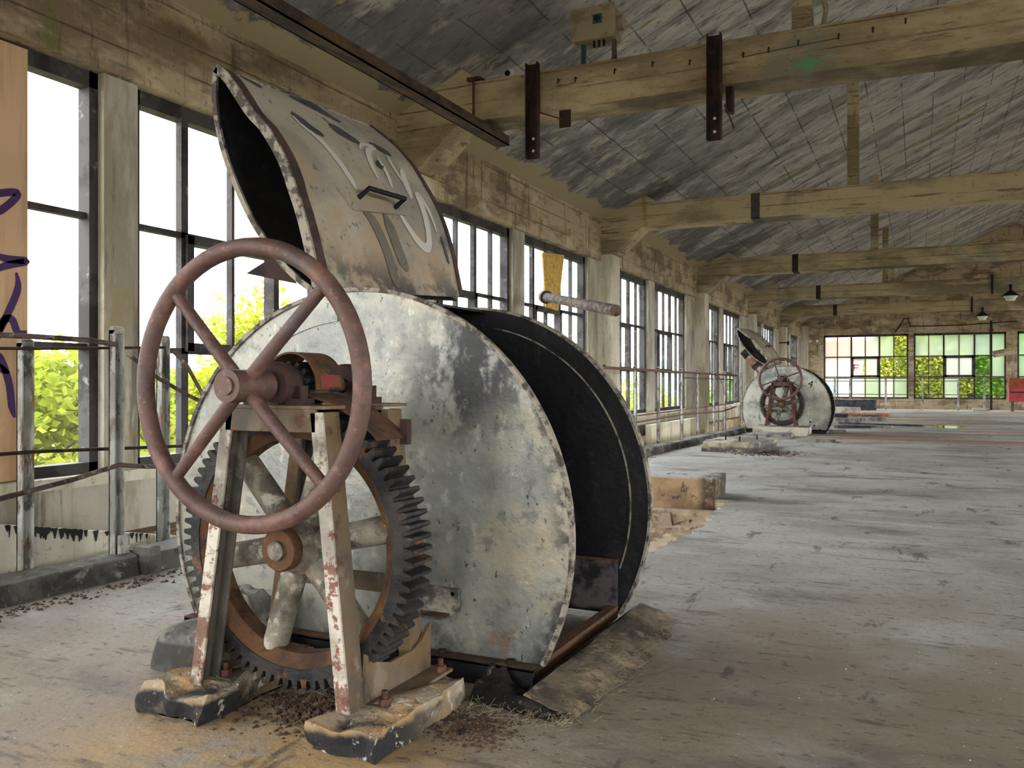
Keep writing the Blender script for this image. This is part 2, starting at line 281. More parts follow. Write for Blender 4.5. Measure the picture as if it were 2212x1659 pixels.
# ---------------------------------------------------------------- geometry helpers
class MB:
    def __init__(self): self.v = []; self.f = []; self.mi = []; self.m = 0
    def add(self, vs, fs):
        o = len(self.v); self.v += [tuple(p) for p in vs]; self.f += [tuple(i+o for i in f) for f in fs]; self.mi += [self.m]*len(fs)
    def box(self, x0, x1, y0, y1, z0, z1):
        self.add([(x0,y0,z0),(x1,y0,z0),(x1,y1,z0),(x0,y1,z0),(x0,y0,z1),(x1,y0,z1),(x1,y1,z1),(x0,y1,z1)],
                 [(0,3,2,1),(4,5,6,7),(0,1,5,4),(1,2,6,5),(2,3,7,6),(3,0,4,7)]); return self
    def obox(self, a, b, wx, wy, up=(0, 1, 0)):
        """bar from a to b, width wx along side, wy along up"""
        a, b = Vector(a), Vector(b); d = (b-a).normalized(); u = Vector(up); u = (u - d*u.dot(d)).normalized(); sd = d.cross(u)
        vs = []
        for p in (a, b):
            for i, j in ((-1,-1),(1,-1),(1,1),(-1,1)): vs.append(p + sd*(i*wx/2) + u*(j*wy/2))
        self.add(vs, [(0,3,2,1),(4,5,6,7),(0,1,5,4),(1,2,6,5),(2,3,7,6),(3,0,4,7)]); return self
    def tube(self, pts, r, n=12, closed=False, r2=None):
        pts = [Vector(p) for p in pts]; N = len(pts); vs = []; up = None
        for i, p in enumerate(pts):
            if closed: d = (pts[(i+1) % N]-pts[i-1]).normalized()
            else: d = (pts[min(i+1, N-1)]-pts[max(i-1, 0)]).normalized()
            if up is None:
                up = Vector((0, 0, 1)) if abs(d.z) < .9 else Vector((0, 1, 0))
            up = (up - d*up.dot(d)).normalized(); q = d.cross(up)
            rr = r if r2 is None else r + (r2-r)*i/(N-1)
            for k in range(n):
                a = 2*PI*k/n; vs.append(p + up*(math.cos(a)*rr) + q*(math.sin(a)*rr))
        fs = []
        for i in range(N if closed else N-1):
            j = (i+1) % N
            for k in range(n): fs.append((i*n+k, i*n+(k+1) % n, j*n+(k+1) % n, j*n+k))
        if not closed: fs.append(tuple(range(n-1, -1, -1))); fs.append(tuple((N-1)*n+k for k in range(n)))
        self.add(vs, fs); return self
    def cyl(self, a, b, r, n=24, r2=None): return self.tube([a, b], r, n, r2=r2)
    def prism(self, poly, ax, a, b):
        """polygon in the plane normal to axis ax (coords in order of the other two axes), from a to b"""
        def P(p, t):
            q = list(p); q.insert(ax, t); return tuple(q)
        n = len(poly); vs = [P(p, a) for p in poly] + [P(p, b) for p in poly]
        fs = [tuple(range(n)), tuple(range(2*n-1, n-1, -1))] + [(i, i+n, (i+1) % n+n, (i+1) % n) for i in range(n)]
        self.add(vs, fs); return self
    def ring(self, cx, cz, prof, a0=0, a1=2*PI, n=72):
        """revolve profile [(r,y),...] (closed loop) about the y-axis line through (cx,cz)"""
        full = abs(a1-a0-2*PI) < 1e-6; m = len(prof); st = n if full else n+1; vs = []
        for i in range(st):
            a = a0+(a1-a0)*i/n
            for r, y in prof: vs.append((cx+r*math.cos(a), y, cz+r*math.sin(a)))
        fs = []
        for i in range(n):
            j = (i+1) % st
            for k in range(m): fs.append((i*m+k, i*m+(k+1) % m, j*m+(k+1) % m, j*m+k))
        if not full: fs.append(tuple(range(m))); fs.append(tuple((st-1)*m+k for k in range(m-1, -1, -1)))
        self.add(vs, fs); return self
    def sheet(self, rows, th=0.0):
        """grid of points rows[i][j]; thickness along averaged normals"""
        ni, nj = len(rows), len(rows[0]); P = [[Vector(p) for p in r] for r in rows]
        N = [[None]*nj for _ in range(ni)]
        for i in range(ni):
            for j in range(nj):
                du = P[min(i+1, ni-1)][j]-P[max(i-1, 0)][j]; dv = P[i][min(j+1, nj-1)]-P[i][max(j-1, 0)]
                c = du.cross(dv); N[i][j] = c.normalized() if c.length > 1e-9 else Vector((0, 0, 1))
        vs = [p for r in P for p in r]; fs = [(i*nj+j, i*nj+j+1, (i+1)*nj+j+1, (i+1)*nj+j) for i in range(ni-1) for j in range(nj-1)]
        if th:
            o = len(vs); vs += [P[i][j]-N[i][j]*th for i in range(ni) for j in range(nj)]
            fs += [tuple(o+k for k in reversed(f)) for f in fs[:]]
            bd = [(0, j) for j in range(nj)] + [(i, nj-1) for i in range(1, ni)] + [(ni-1, j) for j in range(nj-2, -1, -1)] + [(i, 0) for i in range(ni-2, 0, -1)]
            for k in range(len(bd)):
                a = bd[k][0]*nj+bd[k][1]; b = bd[(k+1) % len(bd)]; b = b[0]*nj+b[1]
                fs.append((a, b, b+o, a+o))
        self.add(vs, fs); return self
    def build(self, name, m, parent=None, bev=0.0, smooth=True, ang=35, recalc=True):
        me = bpy.data.meshes.new(name); me.from_pydata(self.v, [], self.f)
        if any(self.mi): me.polygons.foreach_set('material_index', self.mi)
        me.validate(); me.update()
        if recalc:
            bm = bmesh.new(); bm.from_mesh(me); bmesh.ops.recalc_face_normals(bm, faces=bm.faces); bm.to_mesh(me); bm.free()
        if smooth:
            me.shade_smooth(); me.set_sharp_from_angle(angle=math.radians(ang))
        for q in ([m] if isinstance(m, str) else m): me.materials.append(MATS[q])
        o = bpy.data.objects.new(name, me); COL.objects.link(o)
        if parent: o.parent = parent
        if bev:
            b = o.modifiers.new('bevel', 'BEVEL'); b.width = bev; b.segments = 2; b.limit_method = 'ANGLE'; b.angle_limit = .6
        return o
def lump(o_mb, seed=0, amp=.02, sc=4.0, keepz=None, cuts=3):
    """roughen a mesh builder's shape by subdividing and displacing with noise"""
    bm = bmesh.new(); vs = [bm.verts.new(v) for v in o_mb.v]
    for f in o_mb.f:
        try: bm.faces.new([vs[i] for i in f])
        except ValueError: pass
    bmesh.ops.subdivide_edges(bm, edges=bm.edges, cuts=cuts, use_grid_fill=True)
    bm.normal_update()
    for v in bm.verts:
        if keepz is not None and v.co.z < keepz+1e-4: k = .5
        else: k = 1
        p = v.co*sc + Vector((seed*7.1, seed*3.3, seed*1.7))
        d = Vector((noise.noise(p), noise.noise(p+Vector((9, 4, 2))), noise.noise(p+Vector((3, 8, 5)))))*amp*k
        if keepz is not None and v.co.z < keepz+1e-4: d.z = 0
        v.co += d
    r = MB(); bm.verts.ensure_lookup_table(); bm.verts.index_update()
    r.v = [tuple(v.co) for v in bm.verts]; r.f = [tuple(v.index for v in f.verts) for f in bm.faces]; bm.free(); return r
def tag(o, label, cat, group=None, kind=None):
    o['label'] = label; o['category'] = cat
    if group: o['group'] = group
    if kind: o['kind'] = kind
    return o
def empty(name, loc, label=None, cat=None, group=None, rz=0):
    e = bpy.data.objects.new(name, None); e.location = loc; e.rotation_euler = (0, 0, rz); e.empty_display_size = .1; COL.objects.link(e)
    if label: tag(e, label, cat, group)
    return e
def struct(o): o['kind'] = 'structure'; return o

# ---------------------------------------------------------------- setting
XW = -5.2; XR = 12.6; YB = 43.7; YF = -5.0; RIDGE = 3.7
def roof(x): return 4.04+.475*(x+5.15) if x < RIDGE else 4.04+.475*(2*RIDGE-x+5.15)
FR = [0.9, 7.9, 14.5, 21.8, 29.1, 36.4]                    # near faces of the concrete frames
PW = .44
# floor with the broken pit in it
b = MB(); T = -.03
edge = []                                                   # jagged broken edge of the pit, right side
y = 5.6
while y < 8.9:
    edge.append((-1.68+R.uniform(-.05, .03)+(.05*math.sin(y*2)), y)); y += .1
edge += [(-1.64, 8.95)]
b.prism([(-4.62, YF), (XR, YF), (XR, 5.6), (-4.44, 5.6)], 2, T, 0)
b.prism([(-4.44, 5.6), (-4.0, 5.6), (-4.0, 8.95), (-4.30, 8.95)], 2, T, 0)
b.prism(edge + [(XR, 8.95), (XR, 5.6)], 2, T, 0)
b.prism([(-4.30, 8.95), (XR, 8.95), (XR, YB), (-3.85, YB), (-3.9, 21.4)], 2, T, 0)
struct(b.build('floor', 'floor_concrete', smooth=False))
b = MB(); b.box(-4.0, -1.2, 5.3, 9.0, -.75, -.7); b.box(-4.1, -4.0, 5.5, 9.0, -.75, T); b.box(-4.1, -1.2, 8.95, 9.05, -.75, T); b.box(-4.0, -1.2, 5.5, 5.6, -.75, T); b.box(-1.25, -1.2, 5.6, 9, -.75, T)
struct(b.build('floor_pit', 'pit_plaster', smooth=False))
m_ = lump(MB().box(-4.0, -1.90, 8.93, 9.5, -.11, .215), 8, .02, 5, keepz=-.11, cuts=7)
o = m_.build('pit_upstand', 'upstand_concrete'); tag(o, 'tan concrete upstand along the far edge of the broken floor pit', 'upstand')
b = MB()
b.add([(-4, 8.97, -.16), (-1.3, 8.97, -.16), (-1.3, 7.6, -.7), (-4, 7.6, -.7), (-4, 8.97, -.7), (-1.3, 8.97, -.7)], [(0,1,2,3),(0,3,4),(1,5,2),(0,4,5,1),(3,2,5,4)])
for k in range(110):
    x = R.uniform(-3.9, -1.6); y = 8.9-abs(R.gauss(0, .5)); q = R.uniform(.04, .13)
    z_ = -.69+max(0, .55-(8.9-y)*.5)*R.uniform(.6, 1); b.obox((x-q, y, z_), (x+q, y+R.uniform(-.1, .1), z_+.03), q*1.3, q*.9)
o = lump(b, 3, .05, 6, cuts=1).build('pit_rubble', 'pit_sand'); tag(o, 'sandy rubble lying along the bottom of the broken floor pit', 'rubble', kind='stuff')
# trough beyond the kerb
b = MB(); b.box(-5.5, -3.8, YF, YB, -.84, -.8); b.box(-5.5, -4.42, YF, 12, -.4, -.3); b.box(-5.5, -4.12, 12, YB, -.4, -.3); b.box(-5.2, -4.98, YF, YB, -.3, .13)
struct(b.build('floor_trough', 'board_concrete', smooth=False))
b = MB(); b.add([(-4.98, 2.4, -.3), (-4.78, 2.4, -.3), (-4.78, 4.62, -.3), (-4.98, 4.62, -.3), (-4.98, 2.4, .56), (-4.78, 2.4, .56), (-4.78, 4.62, .1), (-4.98, 4.62, .1)],
                [(0,3,2,1),(4,5,6,7),(0,1,5,4),(1,2,6,5),(2,3,7,6),(3,0,4,7)])
o = b.build('chute_wall', 'pillar_concrete', bev=.01); tag(o, 'low pale concrete chute wall with black tar drips behind the near railing', 'wall')
b = MB()
for k in range(90):
    y = R.choice((2.9, 3.35, 3.5, 3.62, 3.75, 4.1))+R.gauss(0, .09); z = .56-(y-2.4)*.2072; q = R.uniform(.004, .013); l = R.uniform(.015, .075)
    b.add([(-4.777, y-q*1.8, z+.002), (-4.777, y+q*1.8, z+.002), (-4.777, y+q*.3, z-l), (-4.777, y-q*.3, z-l), (-4.773, y-q*1.6, z), (-4.773, y+q*1.6, z), (-4.774, y+q*.2, z-l), (-4.774, y-q*.2, z-l)],
          [(0,3,2,1),(4,5,6,7),(0,1,5,4),(1,2,6,5),(2,3,7,6),(3,0,4,7)])
b.build('tar_drip', 'black_mark', o)
b = MB(); b.box(-4.98, -4.84, 16.9, 20.9, -.3, .36)
tag(b.build('low_wall', 'pillar_concrete', bev=.01), 'low board-marked concrete wall behind the far part of the long railing', 'wall')

# windows: (left edge, right edge) on the left wall
WL = [(1.6, 4.25), (4.54, 7.2), (8.55, 10.97), (11.36, 14.0), (15.1, 17.65), (18.15, 20.93), (22.45, 24.9), (25.35, 28.0), (29.75, 32.2), (32.6, 35.2), (37.1, 39.5), (39.9, 42.5)]
Z0, Z1 = .57, 3.36
b = MB()
b.box(-5.36, XW+.12, YF, YB+.4, Z1, 4.25)
b.m = 1
b.box(-5.6, XW+.02, YF, YB+.4, -.4, Z0)
y = YF
for a, c in [(-3.2, .5)] + WL + [(YB+.4, 0)]:
    b.box(-5.36, XW+.06, y, a, Z0, Z1); y = c
struct(b.build('wall_left', ['board_concrete', 'mullion_concrete'], smooth=False))
b = MB(); b.box(XW, XW+.1, YF, YB, .50, .575)
struct(b.build('trim_1', 'pillar_concrete'))
# back wall
WB = [(-4.11, -.44), (-.21, 3.47), (3.9, 7.55), (7.8, 11.4)]
b = MB(); zb0, zb1 = .47, 3.46
b.box(-5.6, 13, YB, YB+.35, -.4, zb0)
x = -5.6
for a, c in WB + [(13, 0)]:
    b.box(x, a, YB, YB+.35, zb0, zb1); x = c
b.prism([(-5.6, zb1), (13, zb1), (13, roof(13)+.1), (RIDGE, roof(RIDGE)+.1), (-5.6, roof(-5.6)+.1)], 1, YB, YB+.35)
struct(b.build('wall_back', 'board_concrete', smooth=False))
# right and rear walls (not in the photo): the same construction, openings left unglazed and sized for the light let in
b = MB(); b.box(XR, XR+.3, YF, YB, -.4, .5); b.box(XR, XR+.3, YF, YB, 3.5, 4.2)
for yy in FR + [YF, YB-.4]: b.box(XR, XR+.3, yy, yy+.5, .5, 3.5)
struct(b.build('wall_right', 'board_concrete', smooth=False))
b = MB(); b.box(-5.6, 13, YF-.3, YF, -.4, .8); b.box(-5.6, 13, YF-.3, YF, 3.2, 4.2); b.prism([(-5.6, 4.2), (13, 4.2), (RIDGE, roof(RIDGE)+.1)], 1, YF-.3, YF)
for xx in (-5.6, -1.6, 2.2, 6.2, 10, 12.5): b.box(xx-.3, xx+.6, YF-.3, YF, .8, 3.2)
struct(b.build('wall_front', 'board_concrete', smooth=False))
# ceiling
b = MB(); xs = [-5.7, -3, 0, RIDGE, 7, 10, 13.1]
b.prism([(x, roof(x)) for x in xs] + [(x, roof(x)+.18) for x in reversed(xs)], 1, YF-.4, YB+.4)
struct(b.build('ceiling', 'ceiling_slab', smooth=False))
# kerb along the trough, cast in lengths
kp = [(-4.5, 1.2), (-4.45, 3.95), (-4.36, 6.2), (-4.25, 9.0), (-4.12, 12.3), (-4.05, 14.0), (-3.99, 16.2), (-3.93, 18.4), (-3.86, 20.0), (-3.84, 21.35)]
LK = ['near', 'beside the near winch', 'past the near drum', 'by the pit', 'beyond the pit', 'left of the flat slab', 'past the flat slab', 'before the far winch', 'ending at the far drum']
for k in range(len(kp)-1):
    (xa, ya), (xb, yb) = kp[k], kp[k+1]
    m_ = MB(); m_.add([(xa-.16, ya+.03, 0), (xa+.05, ya+.03, 0), (xb+.05, yb-.03, 0), (xb-.16, yb-.03, 0), (xa-.16, ya+.03, .13), (xa+.02, ya+.03, .12), (xb+.02, yb-.03, .12), (xb-.16, yb-.03, .13)],
                      [(0,3,2,1),(4,5,6,7),(0,1,5,4),(1,2,6,5),(2,3,7,6),(3,0,4,7)])
    o = lump(m_, k, .022, 5, keepz=0, cuts=5).build('kerb_block', 'kerb_concrete')
    tag(o, 'dark concrete kerb length %s, along the floor edge' % LK[k], 'kerb', 'kerb lengths along the trough')
o = lump(MB().box(-4.5, -4.36, 3.93, 4.03, 0, .16), 2, .03, 9, keepz=0).build('kerb_collar', 'kerb_concrete')
tag(o, 'lumpy tarred collar over the kerb joint beside the nearest white post', 'kerb')
# concrete frames: tie beam + haunch + gusset, posts up to the roof, pillars on the wall
ORD = ['first', 'nearest', 'second', 'third', 'fourth', 'fifth']
LB = ['beam overhead before the drum, out of the picture', 'nearest beam, hung with two dark steel channels', 'second beam, with one grey strap mark', 'third beam from the camera', 'fourth beam, with pale patches', 'farthest beam, in front of the end wall windows']
for i, y in enumerate(FR):
    if i == 0: continue
    bm_ = MB()
    zt, zb = 4.3, 3.89
    bm_.prism([(-5.12, 3.46), (-4.82, 3.46), (-4.33, zb), (11.8, zb), (12.3, 3.46), (12.55, 3.46), (12.55, roof(12.55)), (11.6, roof(11.6)), (11.2, zt), (-4.05, zt), (-4.3, roof(-4.3)+.02), (-5.12, roof(-5.12)+.02)], 1, y, y+PW)
    bo = bm_.build('roof_beam', 'beam_concrete', smooth=False, bev=.012)
    tag(bo, 'long tan concrete tie beam: ' + LB[i], 'beam', 'concrete tie beams under the roof')
    for x in (-.94, 3.7, 8.3):
        pm = MB().box(x-.085, x+.085, y+.13, y+.30, zt-.02, roof(x)+.02); pm.build('post', 'beam_concrete', bo)
    if i in (2, 3, 4, 5):
        xk = {2: -2.42, 3: -2.7, 4: -2.9, 5: -3.0}[i]; bm2 = MB().box(xk-.07, xk+.07, y-.006, y+.01, zb-.004, zt+.004); bm2.box(xk-.07, xk+.07, y-.006, y+PW+.006, zb-.008, zb+.005)
        bm2.build('strap', 'tar_smear' if i == 2 else 'dark_rust', bo)
    if i == 1:
        MB().prism([(-.87+.10*math.cos(a)*(1+.4*math.sin(3*a)), 3.97+.05*math.sin(a)*(1+.3*math.cos(4*a))) for a in [2*PI*k/22 for k in range(22)]], 1, y-.004, y+.002).build('paint_splash', 'green_paint', bo)
        for k, (hx, hz) in enumerate([(-3.2, 4.16), (-3.02, 4.15), (-2.62, 4.17), (-2.25, 4.18), (-1.9, 4.14), (-1.42, 4.13), (-1.2, 4.14), (-.95, 4.16), (-.62, 4.16), (-.35, 4.17), (-.1, 4.2)]):
            h = MB().tube([(hx, y+.02, hz+.02), (hx, y-.035, hz+.015), (hx, y-.04, hz-.03)], .008, 6); h.build('hook', 'dark_rust', bo)
        MB().tube([(-1.42, y-.012, 4.115), (-1.2, y-.012, 4.128), (-.62, y-.012, 4.15)], .004, 6).build('wire', 'tar_smear', bo)
    pb = MB().prism([(-5.22, -.4), (-4.87, -.4), (-4.87, 3.47), (-5.22, 3.47)], 1, y, y+PW)
    po = pb.build('wall_pillar', 'pillar_concrete', smooth=False, bev=.02)
    tag(po, ['', 'concrete wall pillar hidden behind the raised drum lid', 'broad pale concrete pillar right of the window with the yellow board', 'pale concrete pillar, second along from the drum', 'pale concrete pillar behind the far winch lid', 'pale concrete pillar ringed by thin dark bands'][i], 'pillar', 'pillars along the window wall')
    if i == 5 or i == 4:
        for z in ((1.5, 2.1, 2.8) if i == 5 else ()):
            MB().box(-5.2, -4.855, y-.012, y+PW+.012, z, z+.05).build('band', 'dark_rust', po)
            MB().box(-4.87, -4.8, y+.3, y+.5, z-.05, z+.1).build('clamp', 'dark_rust', po)
pb = MB().box(-5.22, -4.8, YB-.35, YB, -.4, 3.9); struct(pb.build('trim_2', 'pillar_concrete'))

# ---------------------------------------------------------------- windows
VENT_ROW = (1.45, 2.36)
def left_window(idx, a, c, glass, thick_right=.05):
    n = 5; w = (c-a)/n; x0, x1 = XW-.09, XW-.03
    f = MB()
    f.box(x0-.02, x1+.03, a, a+.07, Z0, Z1); f.box(x0-.02, x1+.03, c-.07, c, Z0, Z1); f.box(x0-.02, x1+.03, a, c, Z1-.11, Z1); f.box(x0-.02, x1+.03, a, c, Z0, Z0+.08)
    for k in range(1, n):
        t = .035 if k in (1, 3) else .016
        f.box(x0, x1, a+k*w-t, a+k*w+t, Z0, Z1)
    for z in (1.45, 2.36): f.box(x0, x1, a, c, z-.022, z+.022)
    o = struct(f.build('window_%d' % idx, 'window_steel', smooth=False))
    v = MB(); ya, yc = a+w, a+3*w
    for z in (1.48, 2.33): v.box(x0-.02, x1+.035, ya, yc, z-.035, z+.035)
    for yy in (ya+.03, yc-.03): v.box(x0-.02, x1+.035, yy-.035, yy+.035, 1.45, 2.36)
    v.build('vent_frame', 'window_steel', o, smooth=False)
    if glass:
        g = MB(); zr = [(Z0+.08, 1.43), (1.47, 2.34), (2.38, Z1-.11)]
        for (i, j) in glass:
            if j < 0: continue
            g.box(x0+.025, x0+.031, a+i*w+.02, a+(i+1)*w-.02, *zr[j])
        if g.f: g.build('pane', 'clear_glass', o, smooth=False)
    return o
allp = [(i, j) for i in range(5) for j in range(3)]
for k, (a, c) in enumerate(WL):
    if k == 0: gl = [(4, 0)]
    elif k == 1: gl = [(0, 0), (4, 0)]
    else:
        rr = random.Random(k); gl = [p for p in allp if rr.random() < .75]
    left_window(k+1, a, c, gl)
def back_window(idx, a, c, kinds):
    n = 6; w = (c-a)/n; y0, y1 = YB+.05, YB+.11
    f = MB(); f.box(a, a+.07, y0-.03, y1, zb0, zb1); f.box(c-.07, c, y0-.03, y1, zb0, zb1); f.box(a, c, y0-.03, y1, zb1-.1, zb1); f.box(a, c, y0-.03, y1, zb0, zb0+.07)
    for k in range(1, n):
        t = .035 if k in (2, 4) else .02
        f.box(a+k*w-t, a+k*w+t, y0, y1, zb0, zb1)
    for z in (1.47, 2.42): f.box(a, c, y0, y1, z-.025, z+.025)
    o = struct(f.build('window_%d' % idx, 'window_steel', smooth=False))
    v = MB(); xa, xc = a+2*w, a+4*w
    for z in (1.51, 2.38): v.box(xa, xc, y0-.03, y1, z-.05, z+.05)
    for xx in (xa+.05, xc-.05): v.box(xx-.05, xx+.05, y0-.03, y1, 1.47, 2.42)
    v.build('vent_frame', 'window_steel', o, smooth=False)
    zr = [(zb0+.07, 1.45), (1.49, 2.4), (2.44, zb1-.1)]; by = {}
    for j, row in enumerate(kinds):
        for i, ch in enumerate(row):
            if ch == '.': continue
            by.setdefault(ch, MB()).box(a+i*w+.02, a+(i+1)*w-.02, y0+.02, y0+.026, *zr[j])
    nm = {'g': 'frosted_green', 'w': 'frosted_white', 'p': 'frosted_pink', 'c': 'clear_glass'}
    for ch, m_ in by.items(): m_.build('pane', nm[ch], o, smooth=False)
    return o
back_window(13, *WB[0], ['gwwgwg', 'wwcw.c', 'ppwwgc'])
back_window(14, *WB[1], ['cc' 'gc' 'cc', 'cc' 'ww' 'cg', 'gggggg'])
back_window(15, *WB[2], ['gggggg', 'gcwwcg', 'gggggg'])
back_window(16, *WB[3], ['gggggg', 'gcwwcg', 'gggggg'])

# boards in the windows
o = MB().box(XW+.0, XW+.02, 2.55, 3.71, .58, 3.34).build('plywood_sheet', 'plywood', bev=.002)
tag(o, 'tan plywood sheet with purple graffiti boarding up the leftmost window', 'board')
def ribbon(pts, w, f, m, parent, name='graffiti', th=.002, taper=True):
    """flat painted stroke following 2-D points mapped on to a surface by f(u,v)->(pos, normal)"""
    P = []
    for k in range(len(pts)-1):                              # Catmull-Rom
        p0, p1, p2, p3 = pts[max(k-1, 0)], pts[k], pts[k+1], pts[min(k+2, len(pts)-1)]
        for t in [i/8 for i in range(8)]:
            P.append(tuple(.5*((2*p1[i])+(-p0[i]+p2[i])*t+(2*p0[i]-5*p1[i]+4*p2[i]-p3[i])*t*t+(-p0[i]+3*p1[i]-3*p2[i]+p3[i])*t**3) for i in (0, 1)))
    P.append(pts[-1]); n = len(P); rows = []
    for i, p in enumerate(P):
        a, c = P[max(i-1, 0)], P[min(i+1, n-1)]; dx, dy = c[0]-a[0], c[1]-a[1]; l = math.hypot(dx, dy) or 1
        ww = w*(min(1, .25+3*min(i, n-1-i)/n) if taper else 1)/2
        r = []
        for q in (-1, 0, 1):
            pos, nr = f(p[0]-dy/l*ww*q, p[1]+dx/l*ww*q); r.append(Vector(pos)+Vector(nr)*.003)
        rows.append(r)
    return MB().sheet(rows, th).build(name, m, parent)
fp = lambda u, v: ((XW+.02, u, v), (1, 0, 0))
for st in ([(3.35, 2.30), (3.52, 2.38), (3.64, 2.40), (3.52, 2.27), (3.36, 2.2)], [(3.40, 2.02), (3.55, 1.98), (3.70, 1.98), (3.55, 1.93), (3.40, 1.84)],
           [(3.63, 1.90), (3.64, 1.80), (3.58, 1.65), (3.50, 1.50), (3.42, 1.42)], [(3.50, 1.42), (3.54, 1.58), (3.60, 1.60), (3.64, 1.52), (3.70, 1.53)],
           [(3.44, 1.40), (3.52, 1.36), (3.58, 1.2), (3.6, 1.05), (3.62, .98)], [(3.40, 1.30), (3.50, 1.30), (3.58, 1.26)]):
    ribbon(st, .048, fp, 'purple_paint', o)
m_ = MB(); m_.prism([(12.22, 2.36), (12.72, 2.34), (12.98, 3.26), (12.1, 3.18)], 0, XW+.01, XW+.03)
o = m_.build('board', 'chipboard'); tag(o, 'crooked yellow chipboard strip wedged in the window before the broad pillar', 'board')

# ---------------------------------------------------------------- hand winch and drum housing
def curve_pts(pts, n):
    """resample polyline smoothly to n points"""
    out = []; N = len(pts)-1
    for i in range(n):
        t = i/(n-1)*N; k = min(int(t), N-1); u = t-k
        p0, p1, p2, p3 = pts[max(k-1, 0)], pts[k], pts[k+1], pts[min(k+2, N)]
        out.append(tuple(.5*((2*p1[j])+(-p0[j]+p2[j])*u+(2*p0[j]-5*p1[j]+4*p2[j]-p3[j])*u*u+(-p0[j]+3*p1[j]-3*p2[j]+p3[j])*u**3) for j in (0, 1)))
    return out

def channel_leg(xb, xt, y0, y1, zb, zt, side):
    """C-section leg: flanges fore and aft, web on the outer side; side=-1 left, +1 right"""
    m_ = MB(); w = .052; t = .012
    def bar(o0, o1, ya, yb):
        m_.add([(xb+o0, ya, zb), (xb+o1, ya, zb), (xb+o1, yb, zb), (xb+o0, yb, zb), (xt+o0, ya, zt), (xt+o1, ya, zt), (xt+o1, yb, zt), (xt+o0, yb, zt)],
               [(0,3,2,1),(4,5,6,7),(0,1,5,4),(1,2,6,5),(2,3,7,6),(3,0,4,7)])
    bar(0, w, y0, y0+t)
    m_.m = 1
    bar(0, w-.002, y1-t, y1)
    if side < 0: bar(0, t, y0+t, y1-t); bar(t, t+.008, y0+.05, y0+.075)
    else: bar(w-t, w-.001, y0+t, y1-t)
    return m_

